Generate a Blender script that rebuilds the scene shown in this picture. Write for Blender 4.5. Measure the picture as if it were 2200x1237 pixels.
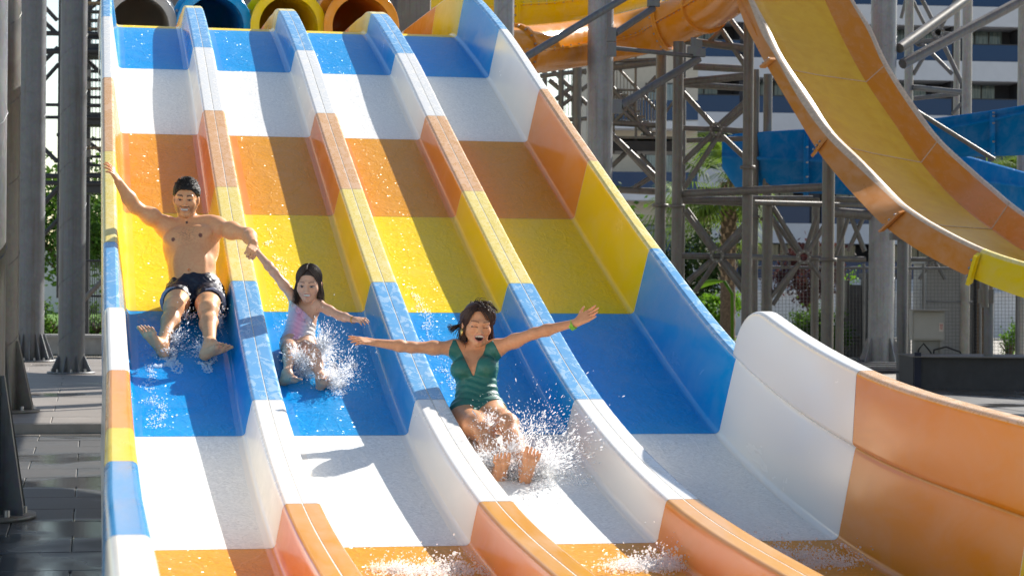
import bpy, bmesh, math, random
import numpy as np
from mathutils import Vector, Matrix
random.seed(7)
for o in list(bpy.data.objects): bpy.data.objects.remove(o)
SC = bpy.context.scene
COL = SC.collection
R = math.radians

# ------------------------------------------------------------------ camera
CAMZ = 1.6
YAW, PITCH, ROLL, FPX = 0.1942, -0.00267, 0.0087, 4600.0
fwd = Vector((math.sin(YAW)*math.cos(PITCH), math.cos(YAW)*math.cos(PITCH), math.sin(PITCH)))
rgt = Vector((math.cos(YAW), -math.sin(YAW), 0))
upv = rgt.cross(fwd)
r2 = rgt*math.cos(ROLL) + upv*math.sin(ROLL)
u2 = upv*math.cos(ROLL) - rgt*math.sin(ROLL)
cam = bpy.data.cameras.new('camera')
cam.sensor_width = 36; cam.lens = FPX/2200*36
cam.clip_start = 0.1; cam.clip_end = 2000
cam.dof.use_dof = True; cam.dof.focus_distance = 13.0; cam.dof.aperture_fstop = 7.1
co = bpy.data.objects.new('camera', cam); COL.objects.link(co)
M = Matrix((r2, u2, -fwd)).transposed().to_4x4(); M.translation = Vector((0, 0, CAMZ))
co.matrix_world = M
SC.camera = co
def P(px, py, d):
    """world point that stands d metres in front of the lens, in the direction of photo pixel px, py"""
    return Vector((0, 0, CAMZ)) + fwd*d + r2*((px-1100)/FPX*d) + u2*((618.5-py)/FPX*d)
def ground(px, py, z=0.0):
    """where the sight line through px, py meets the level z"""
    v = fwd + r2*((px-1100)/FPX) + u2*((618.5-py)/FPX)
    t = (z-CAMZ)/v.z
    return Vector((0, 0, CAMZ)) + v*t

# ------------------------------------------------------------------ light
SUN_TO = Vector((1.0, 0.82, 0.90)).normalized()          # towards the sun
w = bpy.data.worlds.new('World'); SC.world = w; w.use_nodes = True
nt = w.node_tree; bg = nt.nodes['Background']
sky = nt.nodes.new('ShaderNodeTexSky'); sky.sky_type = 'NISHITA'; sky.sun_disc = False
sky.sun_elevation = math.asin(SUN_TO.z); sky.sun_rotation = math.atan2(SUN_TO.x, SUN_TO.y)
sky.air_density = 1.0; sky.dust_density = 0.25; sky.ozone_density = 1.0
wb = nt.nodes.new('ShaderNodeMix'); wb.data_type = 'RGBA'; wb.blend_type = 'MULTIPLY'; wb.inputs[0].default_value = 1.0
wb.inputs[7].default_value = (1.10, 1.0, .90, 1)          # the camera's white balance, the same over the whole sky
nt.links.new(sky.outputs[0], wb.inputs[6]); nt.links.new(wb.outputs[2], bg.inputs[0]); bg.inputs[1].default_value = 0.105
sl = bpy.data.lights.new('sun', 'SUN'); sl.energy = 5.0; sl.angle = R(0.5); sl.color = (1.0, 0.95, 0.87)
so = bpy.data.objects.new('sun', sl); COL.objects.link(so)
so.rotation_euler = (-SUN_TO).to_track_quat('-Z', 'Y').to_euler()
so.location = (20, 20, 30)
SC.view_settings.view_transform = 'Standard'; SC.view_settings.look = 'None'
SC.view_settings.exposure = 0.82; SC.view_settings.gamma = 1.0
SC.cycles.use_denoising = True
SC.cycles.max_bounces = 7; SC.cycles.transparent_max_bounces = 12
SC.cycles.caustics_reflective = False; SC.cycles.caustics_refractive = False
SC.cycles.sample_clamp_indirect = 6

# ------------------------------------------------------------------ materials
def ramp(n, stops):
    cr = n.color_ramp
    while len(cr.elements) < len(stops): cr.elements.new(0.5)
    for e, (p, c) in zip(cr.elements, stops):
        e.position = p; e.color = (*c, 1) if len(c) == 3 else c
class NT:
    def __init__(s, name):
        s.m = bpy.data.materials.new(name); s.m.use_nodes = True
        s.t = s.m.node_tree; s.b = s.t.nodes['Principled BSDF']
        s.co = s.t.nodes.new('ShaderNodeTexCoord')
    def n(s, typ, **k):
        nd = s.t.nodes.new(typ)
        for a, v in k.items(): setattr(nd, a, v)
        return nd
    def l(s, a, b): s.t.links.new(a, b)
    def map(s, scale=(1, 1, 1), space='Object', rot=(0, 0, 0)):
        mp = s.n('ShaderNodeMapping'); s.l(s.co.outputs[space], mp.inputs[0])
        mp.inputs['Scale'].default_value = scale; mp.inputs['Rotation'].default_value = rot
        return mp.outputs[0]
    def noise(s, vec, scale, detail=4, rough=.55, dist=0):
        nd = s.n('ShaderNodeTexNoise'); s.l(vec, nd.inputs['Vector'])
        nd.inputs['Scale'].default_value = scale; nd.inputs['Detail'].default_value = detail
        nd.inputs['Roughness'].default_value = rough; nd.inputs['Distortion'].default_value = dist
        return nd.outputs['Fac']
    def voro(s, vec, scale, out='Distance', feature='F1'):
        nd = s.n('ShaderNodeTexVoronoi', feature=feature); s.l(vec, nd.inputs['Vector'])
        nd.inputs['Scale'].default_value = scale
        return nd.outputs[out]
    def ramp(s, fac, stops, interp='LINEAR'):
        nd = s.n('ShaderNodeValToRGB'); s.l(fac, nd.inputs[0]); ramp(nd, stops); nd.color_ramp.interpolation = interp
        return nd.outputs[0]
    def mix(s, fac, a, b, mode='MIX'):
        nd = s.n('ShaderNodeMix', data_type='RGBA', blend_type=mode)
        for i, v in ((0, fac), (6, a), (7, b)):
            if isinstance(v, (int, float)): nd.inputs[i].default_value = v
            elif isinstance(v, tuple): nd.inputs[i].default_value = (*v, 1) if len(v) == 3 else v
            else: s.l(v, nd.inputs[i])
        return nd.outputs[2]
    def math(s, op, a, b=0.0):
        nd = s.n('ShaderNodeMath', operation=op)
        for i, v in ((0, a), (1, b)):
            if isinstance(v, (int, float)): nd.inputs[i].default_value = v
            else: s.l(v, nd.inputs[i])
        return nd.outputs[0]
    def set(s, key, v):
        i = s.b.inputs[key]
        if isinstance(v, (int, float)): i.default_value = v
        elif isinstance(v, tuple): i.default_value = (*v, 1) if len(v) == 3 else v
        else: s.l(v, i)
        return s
    def bump(s, h, strength=.3, dist=.01, prev=None):
        nd = s.n('ShaderNodeBump'); s.l(h, nd.inputs['Height'])
        nd.inputs['Strength'].default_value = strength; nd.inputs['Distance'].default_value = dist
        if prev is not None: s.l(prev, nd.inputs['Normal'])
        return nd.outputs[0]
def mulc(c, k): return tuple(min(1, x*k) for x in c)
def mixc(a, b, t): return tuple(x*(1-t)+y*t for x, y in zip(a, b))

BLUE = (0.0, 0.275, 0.62); WHITE = (0.78, 0.775, 0.75); ORANGE = (0.64, 0.28, 0.008); YELLOW = (0.79, 0.56, 0.0)
HUE = {'blue': BLUE, 'white': WHITE, 'orange': ORANGE, 'yellow': YELLOW}

def mat_floor(name, c):
    """wet anti-slip gel coat: fine grit whose facets glitter, thin running water"""
    s = NT(name); v = s.map()
    grit = s.voro(v, 95, 'Color')
    flow = s.noise(s.map((1, .8, .8)), 5, 4, .6, .7)
    sep = s.n('ShaderNodeSeparateColor'); s.l(grit, sep.inputs[0])
    k = s.ramp(sep.outputs[0], [(.0, mulc(c, .86)), (.5, c), (1, mulc(c, 1.13))])
    s.set('Base Color', s.mix(s.ramp(flow, [(.42, (0, 0, 0)), (.75, (1, 1, 1))]), k, mixc(c, (.8, .78, .7), .05)))
    vm = s.n('ShaderNodeVectorMath', operation='SUBTRACT'); s.l(grit, vm.inputs[0]); vm.inputs[1].default_value = (.5, .5, .5)
    amt = s.ramp(flow, [(.36, (.8,)*3), (.64, (1.9,)*3)])
    vs = s.n('ShaderNodeVectorMath', operation='MULTIPLY'); s.l(vm.outputs[0], vs.inputs[0]); s.l(amt, vs.inputs[1])
    rid = s.noise(s.map((1.5, .7, .7), 'Object', (.4, .3, .5)), 4.2, 3, .55, .5)
    hgt = s.math('ADD', s.math('MULTIPLY', flow, .6), s.ramp(rid, [(.44, (0,)*3), (.495, (.12,)*3), (.505, (.12,)*3), (.56, (0,)*3)]))
    bp = s.bump(hgt, .6, .016)
    va = s.n('ShaderNodeVectorMath', operation='ADD'); s.l(vs.outputs[0], va.inputs[0]); s.l(bp, va.inputs[1])
    vn = s.n('ShaderNodeVectorMath', operation='NORMALIZE'); s.l(va.outputs[0], vn.inputs[0])
    s.set('Normal', bp).set('Roughness', .45).set('Specular IOR Level', .08)
    s.set('Coat Weight', .19).set('Coat Roughness', .22); s.l(vn.outputs[0], s.b.inputs['Coat Normal'])
    return s.m
def mat_gloss(name, c, fade=.12, rough=.16):
    """smooth moulded fibreglass with faint chalking and water runs"""
    s = NT(name)
    big = s.noise(s.map((3, .9, 2)), 2, 4, .62, .5)
    col = s.mix(s.ramp(big, [(.4, (0, 0, 0)), (.8, (1, 1, 1))]), c, mixc(c, (.72, .66, .58), fade*2))
    s.set('Base Color', col).set('Roughness', s.ramp(big, [(.3, (rough*.7,)*3), (.75, (rough*1.9,)*3)])).set('Specular IOR Level', .18)
    return s.m
def mat_cap(name, c, pale, amount=.5, rough=.22):
    """sun-bleached rail cap: pale chalk with the old colour showing in veins and puddled water"""
    s = NT(name)
    blot = s.noise(s.map((1.0, .5, .5)), 15, 4, .62, 1.2)
    m = s.ramp(blot, [(.42, (.55,)*3), (.47, (.18,)*3), (.50, (.75,)*3), (.53, (.2,)*3), (.60, (.04,)*3)] if amount > .5 else
               [(.40, (.75,)*3), (.52, (.6,)*3), (.60, (.1,)*3), (.7, (0, 0, 0))])
    col = s.mix(m, mixc(c, pale, .85), mixc(c, pale, .12))
    s.set('Base Color', col).set('Roughness', s.ramp(m, [(0, (rough*1.8,)*3), (1, (rough*.6,)*3)])).set('Specular IOR Level', .35)
    return s.m
PALE = {'blue': (.42, .58, .72), 'white': (.80, .76, .70), 'orange': (.72, .47, .30), 'yellow': (.80, .68, .32)}
MF = {k: mat_floor('wet grit gelcoat '+k, c) for k, c in HUE.items()}
MG = {k: mat_gloss('gloss fibreglass '+k, {'white': (.83, .79, .72), 'orange': (.70, .255, .013)}.get(k, c), .05 if k == 'white' else .07) for k, c in HUE.items()}
MC = {k: mat_cap('weathered cap '+k, c, PALE[k], .6 if k in ('orange', 'yellow') else .4) for k, c in HUE.items()}
def mat_plain(name, c, rough=.5, metal=0, vary=.15, scale=6, bump=0.0, coat=0):
    s = NT(name); n = s.noise(s.map(), scale, 5, .6)
    s.set('Base Color', s.ramp(n, [(.3, mulc(c, 1-vary)), (.7, mulc(c, 1+vary))])).set('Roughness', rough).set('Metallic', metal).set('Specular IOR Level', .3)
    if bump: s.set('Normal', s.bump(s.noise(s.map(), scale*6, 4), bump, .01))
    if coat: s.set('Coat Weight', coat)
    return s.m
MCW = {k: mat_gloss('wet glossy cap '+k, mixc(c, PALE[k], .12), .12, .12) for k, c in HUE.items()}
MCAULK = mat_plain('pale joint caulk', (.74, .70, .62), .6, vary=.25, scale=30)
def mat_galv(name, c=(.145, .152, .166), dirt=(.10, .078, .06)):
    s = NT(name); v = s.map()
    a = s.noise(v, 3, 6, .65, .4); sp = s.voro(s.map((1, 1, .6)), 34, 'Color'); st = s.noise(s.map((9, 9, .35)), 2.5, 4)
    col = s.ramp(a, [(.28, mulc(c, .72)), (.72, mulc(c, 1.2))])
    col = s.mix(.08, col, sp, 'OVERLAY')
    col = s.mix(s.math('MULTIPLY', s.ramp(st, [(.52, (0, 0, 0)), (.7, (1, 1, 1))]), .55), col, dirt)
    s.set('Base Color', col).set('Metallic', .35).set('Roughness', s.ramp(a, [(.3, (.38,)*3), (.7, (.62,)*3)]))
    s.set('Normal', s.bump(a, .06, .01))
    return s.m
MGALV = mat_galv('galvanised steel'); MGALVL = mat_galv('pale galvanised steel', (.26, .27, .29), (.17, .15, .13)); MGALVW = mat_galv('grimy galvanised steel', (.155, .148, .137), (.095, .068, .048))

# ------------------------------------------------------------------ object helpers
def link(o, parent=None):
    COL.objects.link(o)
    if parent is not None: o.parent = parent
    return o
def tag(o, label=None, cat=None, group=None, kind=None):
    if cat and not kind: kind = 'thing'
    for k, v in (('label', label), ('category', cat), ('group', group), ('kind', kind)):
        if v: o[k] = v
    return o
def empty(name, loc=(0, 0, 0), rz=0):
    o = bpy.data.objects.new(name, None); o.location = loc; o.rotation_euler = (0, 0, rz); o.empty_display_size = .2
    return link(o)
def obj(name, verts, faces, mats, parent=None, smooth=False, mi=None, edges=()):
    me = bpy.data.meshes.new(name)
    me.from_pydata([tuple(v) for v in verts], list(edges), faces)
    for m in (mats if isinstance(mats, (list, tuple)) else [mats]): me.materials.append(m)
    if mi is not None: me.polygons.foreach_set('material_index', mi)
    if smooth: me.polygons.foreach_set('use_smooth', [True]*len(me.polygons))
    me.update()
    return link(bpy.data.objects.new(name, me), parent)
class MB:
    """collects simple solids into one mesh"""
    def __init__(s): s.v = []; s.f = []; s.sm = []
    def add(s, v, f, smooth=False):
        o = len(s.v); s.v += [Vector(x) for x in v]; s.f += [[i+o for i in q] for q in f]; s.sm += [smooth]*len(f)
        return s
    def box(s, c, size, rz=0, rx=0, mat=None):
        hx, hy, hz = (x/2 for x in size); m = mat or (Matrix.Rotation(rz, 3, 'Z') @ Matrix.Rotation(rx, 3, 'X')); c = Vector(c)
        v = [c + m @ Vector((a*hx, b*hy, d*hz)) for d in (-1, 1) for b in (-1, 1) for a in (-1, 1)]
        return s.add(v, [(0, 2, 3, 1), (4, 5, 7, 6), (0, 1, 5, 4), (2, 6, 7, 3), (0, 4, 6, 2), (1, 3, 7, 5)])
    def tube(s, a, b, r, r1=None, n=14, cap=True):
        a, b = Vector(a), Vector(b); r1 = r if r1 is None else r1
        d = (b-a).normalized(); x = d.orthogonal().normalized(); y = d.cross(x)
        v = []
        for p, q in ((a, r), (b, r1)):
            for i in range(n):
                t = 2*math.pi*i/n; v.append(p + (x*math.cos(t) + y*math.sin(t))*q)
        s.add(v, [(i, (i+1) % n, n+(i+1) % n, n+i) for i in range(n)], True)
        if cap:
            o = len(s.v); s.v += v; s.f += [[o+i for i in range(n-1, -1, -1)], [o+n+i for i in range(n)]]; s.sm += [False, False]
        return s
    def path(s, pts, r, n=8, closed=False):
        pts = [Vector(p) for p in pts]; rs = r if isinstance(r, (list, tuple)) else [r]*len(pts)
        v = []; ref = None; k = len(pts)
        for i, p in enumerate(pts):
            a = pts[(i-1) % k] if (closed or i > 0) else p; b = pts[(i+1) % k] if (closed or i < k-1) else p
            d = (b-a).normalized()
            x = d.orthogonal().normalized() if ref is None else (ref - d*ref.dot(d)).normalized()
            ref = x; y = d.cross(x)
            v += [p + (x*math.cos(2*math.pi*j/n) + y*math.sin(2*math.pi*j/n))*rs[i] for j in range(n)]
        f = [(i*n+j, i*n+(j+1) % n, ((i+1) % k)*n+(j+1) % n, ((i+1) % k)*n+j) for i in range(k if closed else k-1) for j in range(n)]
        if not closed: f += [tuple(range(n-1, -1, -1)), tuple((k-1)*n+j for j in range(n))]
        return s.add(v, f, True)
    def ring(s, c, axis, ro, ri, th, n=28):
        """flat washer"""
        c = Vector(c); d = Vector(axis).normalized(); x = d.orthogonal().normalized(); y = d.cross(x); v = []
        for z, q in ((-th/2, ro), (th/2, ro), (th/2, ri), (-th/2, ri)):
            v += [c + d*z + (x*math.cos(2*math.pi*i/n) + y*math.sin(2*math.pi*i/n))*q for i in range(n)]
        return s.add(v, [(a*n+i, a*n+(i+1) % n, ((a+1) % 4)*n+(i+1) % n, ((a+1) % 4)*n+i) for a in range(4) for i in range(n)])
    def lathe(s, c, prof, n=20, axis=(0, 0, 1)):
        c = Vector(c); d = Vector(axis).normalized(); x = d.orthogonal().normalized(); y = d.cross(x); v = []
        for r, z in prof: v += [c + d*z + (x*math.cos(2*math.pi*i/n) + y*math.sin(2*math.pi*i/n))*r for i in range(n)]
        return s.add(v, [(a*n+i, a*n+(i+1) % n, (a+1)*n+(i+1) % n, (a+1)*n+i) for a in range(len(prof)-1) for i in range(n)], True)
    def build(s, name, mat, parent=None):
        o = obj(name, s.v, s.f, mat, parent)
        o.data.polygons.foreach_set('use_smooth', s.sm)
        return o
def loft(rows, close=False):
    n = len(rows[0]); v = [p for r in rows for p in r]
    f = [(i*n+j, i*n+(j+1) % n, (i+1)*n+(j+1) % n, (i+1)*n+j) for i in range(len(rows)-1) for j in range(n if close else n-1)]
    return v, f
def copy_tree(o, parent=None):
    c = o.copy(); COL.objects.link(c); c.parent = parent
    for ch in o.children: copy_tree(ch, c)
    return c
# ------------------------------------------------------------------ the four-lane slide
LW = 0.9; X0 = 0.9537                       # lane pitch, first divider seam
KN = [(28.5, 4.32), (25.0, 4.31), (22.6, 4.30), (21.7, 4.285), (20.85, 4.215), (19.058, 3.645), (17.279, 2.952), (15.493, 2.267), (13.693, 1.594),
      (11.723, 0.948), (9.755, 0.585), (7.80, 0.455), (6.65, 0.43), (4.85, 0.415), (2.6, 0.405)]
def catmull(pts, m=40):
    out = []
    p = [np.array(q, float) for q in pts]; p = [2*p[0]-p[1]] + p + [2*p[-1]-p[-2]]
    for i in range(1, len(p)-2):
        for k in range(m):
            t = k/m; a, b, c, d = p[i-1:i+3]
            out.append(.5*((2*b)+(c-a)*t+(2*a-5*b+4*c-d)*t*t+(3*b-a-3*c+d)*t**3))
    out.append(p[-2]); return np.array(out)
_pr = catmull(KN); _s = np.concatenate([[0], np.cumsum(np.linalg.norm(np.diff(_pr, axis=0), axis=1))])
KS = [_s[i*40] for i in range(len(KN))]
def prof(s):
    y, z = np.interp(s, _s, _pr[:, 0]), np.interp(s, _s, _pr[:, 1]); e = .06
    ty = np.interp(s+e, _s, _pr[:, 0])-np.interp(s-e, _s, _pr[:, 0]); tz = np.interp(s+e, _s, _pr[:, 1])-np.interp(s-e, _s, _pr[:, 1])
    l = math.hypot(ty, tz); return y, z, tz/l, -ty/l          # point and the upward normal (ny, nz)
def at(X, s, h):
    y, z, ny, nz = prof(s); return Vector((X, y+ny*h, z+nz*h))
def s_of_Y(Y): return float(np.interp(-Y, -_pr[:, 0], _s))
def floor_point(X, Y, lift=0.0):
    """on the wet floor of the slide above plan position Y"""
    s = s_of_Y(Y); y, z, ny, nz = prof(s); s += (y+ny*(-.208)-Y)
    return at(X, s, -.208+lift)
HF = -.208
def arc(c, r, a0, a1, n=5):
    return [(c[0]+r*math.cos(R(a0+(a1-a0)*i/n)), c[1]+r*math.sin(R(a0+(a1-a0)*i/n))) for i in range(n+1)]
# half cross-sections, seam or wall outside first, floor last; each point (x, h, slot of the face that follows): 0 floor 1 gloss 2 cap
def half_divider():
    p = [(.0028, -.035, 2), (.0028, -.002, 2), (.005, 0, 2), (.066, 0, 2)]
    p += [(x, h, 2) for x, h in arc((.066, -.022), .022, 75, 20, 3)]
    p += [(.0905, -.026, 1), (.0925, -.036, 1), (.1165, -.172, 1)]
    p += [(x, h, 1) for x, h in arc((.1445, -.180), .028, 190, 265, 5)]
    return p + [(.165, HF, 1), (.185, HF, 0)]
def half_wall(wf, top=.25):
    """outer wall, x measured from the floor corner outwards is negative"""
    q = [(-.155, -.42, 1), (-.150, top-.05, 1)]
    q += [(x, h, 2) for x, h in arc((-.128, top-.024), .024, 170, 95, 3)]
    q += [(-.08, top+.002, 2)]
    q += [(x, h, 2) for x, h in arc((-.084, top-.022), .022, 80, 15, 3)]
    q += [(-.058, top-.04, 1), (-.004, HF+.034, 1)]
    q += [(x, h, 1) for x, h in arc((.026, HF+.03), .03, 188, 265, 5)]
    return [(x+wf, h, m) for x, h, m in q] + [(wf+.036, HF, 1), (wf+.06, HF, 0)]
def section(k):
    L = half_wall(.171) if k == 0 else half_divider()
    Rr = half_wall(.129-.004) if k == 3 else half_divider()
    pts = [(x, h) for x, h, _ in L]; ms = [m for _, _, m in L]
    xs = np.linspace(L[-1][0], LW-Rr[-1][0], 7)[1:-1]
    pts += [(x, HF) for x in xs]; ms += [0]*len(xs)
    rr = Rr[::-1]; pts += [(LW-x, h) for x, h, _ in rr]
    ms += [0] + [m for _, _, m in rr[1:]][0:-1]
    return pts, ms[:len(pts)-1]
slide = empty('water_slide', (X0+LW, 14, 0))
tag(slide, 'wide four lane open water slide in blue, white, orange and yellow panels', 'water slide')
SEQ = ['white', 'orange', 'yellow', 'yellow', 'blue', 'white', 'orange', 'yellow', 'blue', 'white', 'orange', 'yellow', 'blue', 'white']
# joints: yellow runs round the crest as one moulding
JS = [KS[0], KS[1], KS[2], KS[4], KS[5], KS[6], KS[7], KS[8], KS[9], KS[10], KS[11], KS[12], KS[13], KS[14]]
JC = ['white', 'orange', 'yellow', 'blue', 'white', 'orange', 'yellow', 'blue', 'white', 'orange', 'yellow', 'blue', 'white']
def wn(o):
    m = o.modifiers.new('normals', 'WEIGHTED_NORMAL'); m.mode = 'FACE_AREA'; m.weight = 60
def swept(name, pts, ms, s0, s1, mats, parent, xoff, n=14, hoff=0.0):
    off = slide.location
    rows = []
    for i in range(n+1):
        s = s0+(s1-s0)*i/n
        rows.append([at(xoff+x, s, h+hoff)-off for x, h in pts])
    v, f = loft(rows)
    o = obj(name, v, f, mats, parent, True, ms*n); wn(o); return o
for k in range(4):
    pts, ms = section(k); xo = X0+(k-1)*LW
    for j, c in enumerate(JC):
        o = swept('lane_panel', pts, ms, JS[j]+.0025, JS[j+1]-.0025, [MF[c], MG[c], (MCW if j >= 9 else MC)[c]], slide, xo, 20 if j == 2 else 14)
        o['label'] = '%s moulded lane panel' % c
# caulk that shows in the joints, a hair below the surface
for k in range(4):
    pts, ms = section(k); xo = X0+(k-1)*LW
    for j in range(1, len(JS)-1):
        swept('joint_caulk', pts, [0]*len(ms), JS[j]-.012, JS[j]+.012, [MCAULK], slide, xo, 1, -.0018)
for k in range(3):
    for j in range(len(JC)):
        swept('seam_caulk', [(-.02, -.010), (-.003, -.0022), (.003, -.0022), (.02, -.010)], [0, 0, 0], JS[j], JS[j+1], [MCAULK], slide, X0+k*LW, 14)
# splash barriers that stand on the outer walls along the run-out
def barrier(side):
    s0 = s_of_Y(11.74)
    edges = [s0, JS[9], JS[10], JS[11], JS[12], JS[13]]
    for j in range(5):
        c = ['white', 'orange', 'yellow', 'blue', 'white'][j]; rows = []; off = slide.location
        a, b = edges[j]+.002, edges[j+1]-.002; n = 26 if j == 0 else 12
        for i in range(n+1):
            s = a+(b-a)*(i/n)**(1.6 if j == 0 else 1); t = min(1, (s-s0)/.5)
            up = max(.02, .365*math.sqrt(max(0, 1-(1-t)**2)))
            wall_top = .25
            q = [(-.062, -.004), (-.052, 0.006), (-.048, .02), (-.050, max(.021, up-.03))] + [(x, max(.022, h+up)) for x, h in arc((-.075, -.024), .024, 15, 90, 4)]
            q += [(-.13, up)] + [(x, max(.022, h+up)) for x, h in arc((-.130, -.024), .024, 92, 175, 4)] + [(-.158, .0), (-.166, -.5)]
            fl_ = .034*min(1, max(0, (s-JS[9])/4.0))
            if side < 0: row = [at(X0-LW+.171+x-fl_, s, wall_top+h)-off for x, h in q]
            else: row = [at(X0+3*LW-.125-x, s, wall_top+h)-off for x, h in q]
            rows.append(row)
        v, f = loft(rows)
        ms = [1, 1, 1, 1] + [0]*10 + [1, 1]; ms = ms[:len(rows[0])-1]; ms += [1]*(len(rows[0])-1-len(ms))
        o = obj('splash_barrier', v, f, [MC[c] if side > 0 else MG[c], MG[c]], slide, True, ms*n); wn(o)
        o['label'] = '%s raised splash barrier panel' % c
barrier(-1); barrier(1)
# ------------------------------------------------------------------ ground and paving
def mat_paving(name, c, wet=.5):
    s = NT(name); v = s.map((1, 1, 1), 'Generated')
    ob = s.n('ShaderNodeObjectInfo'); g = s.n('ShaderNodeNewGeometry')
    mp = s.n('ShaderNodeMapping'); s.l(g.outputs['Position'], mp.inputs[0]); p = mp.outputs[0]
    a = s.noise(p, 1.1, 6, .62); b = s.noise(p, 45, 3, .7)
    col = s.ramp(a, [(.3, mulc(c, .75)), (.7, mulc(c, 1.18))])
    col = s.mix(.35, col, s.ramp(b, [(.3, mulc(c, .6)), (.7, mulc(c, 1.3))]))
    col = s.mix(s.math('MULTIPLY', ob.outputs['Random'], .35), col, mulc(c, .72))
    m = s.ramp(s.noise(p, .55, 3, .5), [(.60-.25*wet, (.55,)*3), (.70-.25*wet, (.10,)*3)])
    s.set('Base Color', col).set('Roughness', m)
    s.set('Normal', s.bump(b, .12, .004))
    return s.m
MPAVE = mat_paving('wet shade-darkened paving', (.088, .085, .083), .55); MPAVEDRY = mat_paving('dry beige paving', (.27, .24, .215), .1)  # wet paving whose grey is darkened to stand in for shade on the deck
MGROUT = mat_plain('sandy concrete', (.33, .30, .26), .8, vary=.2, scale=1.5)
gv = [(-900, -40, -.02), (900, -40, -.02), (900, 1500, -.02), (-900, 1500, -.02)]
gnd = obj('ground', gv, [(0, 1, 2, 3)], MGROUT); tag(gnd, kind='structure')
def slab_mesh(sx, sy, h, m, ch=.006):
    x, y = sx/2-.003, sy/2-.003
    v = [(-x, -y, -h), (x, -y, -h), (x, y, -h), (-x, y, -h), (-x, -y, -ch), (x, -y, -ch), (x, y, -ch), (-x, y, -ch),
         (-x+ch, -y+ch, 0), (x-ch, -y+ch, 0), (x-ch, y-ch, 0), (-x+ch, y-ch, 0)]
    f = [(0, 1, 5, 4), (1, 2, 6, 5), (2, 3, 7, 6), (3, 0, 4, 7), (4, 5, 9, 8), (5, 6, 10, 9), (6, 7, 11, 10), (7, 4, 8, 11), (8, 9, 10, 11)]
    me = bpy.data.meshes.new('paving_slab'); me.from_pydata(v, [], f); me.materials.append(m); return me
def pave(name, x0, x1, y0, y1, sx, sy, z, mat, keep=None):
    root = empty(name, (x0, y0, 0)); tag(root, kind='structure')
    me = slab_mesh(sx, sy, .045, mat); j = 0; y = y0
    while y < y1:
        x = x0 - (sx*.5 if j % 2 else 0)
        while x < x1:
            if keep is None or keep(x, y):
                o = bpy.data.objects.new('paving_slab', me); link(o, root)
                o.location = (x-x0, y-y0, z+random.uniform(-.0015, .0015)); o.rotation_euler = (random.uniform(-.002, .002), random.uniform(-.002, .002), 0)
            x += sx
        y += sy; j += 1
    return root
YSTEP = 22.9
pave('deck_paving', -4.1, .9, 9.2, YSTEP-.4, .8, .8, .0, MPAVE)
pave('upper_deck_paving', -4.6, 1.2, YSTEP+.5, 41, 1.2, 1.0, .09, MPAVEDRY, lambda x, y: x > -4.6 and x > -.19*(y-14)-.6)
o = MB().box((-2.3, YSTEP+.0, .035), (6.2, .2, .1)).build('kerb', mat_plain('grey kerb concrete', (.22, .21, .20), .7, bump=.2)); tag(o, kind='structure')
pave('pool_deck_paving', 9.0, 18.5, 24.0, 33.6, 1.1, 1.1, .0, MPAVE)

# ------------------------------------------------------------------ steel columns
MBOLT = mat_plain('zinc bolt', (.36, .36, .37), .45, .8)
def column(px, base_py, dia, z0, label, ztop=14, ng=8, gh=.62, gl=.2, mat=MGALV, group='tall steel columns', spiral=.9):
    c = ground(px, base_py, z0); r = dia/2
    root = empty('steel_column', c); tag(root, label, 'column', group)
    h = ztop-z0
    MB().tube((0, 0, 0), (0, 0, h), r, n=36).build('tube', mat, root)
    n = int(h/spiral*14)
    MB().path([((r+.002)*math.cos(i/14*2*math.pi), (r+.002)*math.sin(i/14*2*math.pi), i/14*spiral) for i in range(n)], .006, 5).build('weld_seam', mat, root)
    pl = MB().lathe((0, 0, 0), [(0, .03), (r+gl+.05, .03), (r+gl+.05, 0), (0, 0)], 36).build('base_plate', mat, root)
    for i in range(ng):
        a = 2*math.pi*(i+.5)/ng; m = Matrix.Rotation(a, 3, 'Z'); t = .010
        v = [m @ Vector(q) for q in ((r-.01, -t, .028), (r+gl, -t, .028), (r+gl, -t, .07), (r+.02, -t, gh), (r-.01, -t, gh),
                                     (r-.01, t, .028), (r+gl, t, .028), (r+gl, t, .07), (r+.02, t, gh), (r-.01, t, gh))]
        obj('gusset', v, [(0, 1, 2, 3, 4), (9, 8, 7, 6, 5), (1, 6, 7, 2), (2, 7, 8, 3), (3, 8, 9, 4)], mat, root)
        a2 = 2*math.pi*(i+1)/ng
        MB().tube((math.cos(a2)*(r+gl-.03), math.sin(a2)*(r+gl-.03), .03), (math.cos(a2)*(r+gl-.03), math.sin(a2)*(r+gl-.03), .075), .022, n=6).build('bolt', MBOLT, root)
    return root
column(-66, 1112, .45, 0, 'thick grey steel column cut by the photo\'s left edge, nearest of the row', gh=.95, gl=.16)
column(-4, 884, .44, .09, 'slim looking steel column between the nearest column and the far broad one', gh=.8, gl=.19, mat=MGALVW)
column(64, 776, .50, .09, 'broad sunlit steel column with many fins at its foot', ng=14, gh=.5, gl=.18)
column(153, 802, .42, .09, 'dark steel column standing next to the slide\'s left wall', ng=8, gh=.28, gl=.12)
# the two columns right of the lanes
column(1284, 800, .46, 0, 'big steel column rising behind the slide\'s right wall', ztop=16, mat=MGALVL)
column(1892, 797, .48, 0, 'big dark steel column behind the orange chute', ztop=16, mat=MGALVL)
column(1076, 817, .33, 0, 'steel column behind the blue top of the slide wall', ztop=16, mat=MGALVL)

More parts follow.
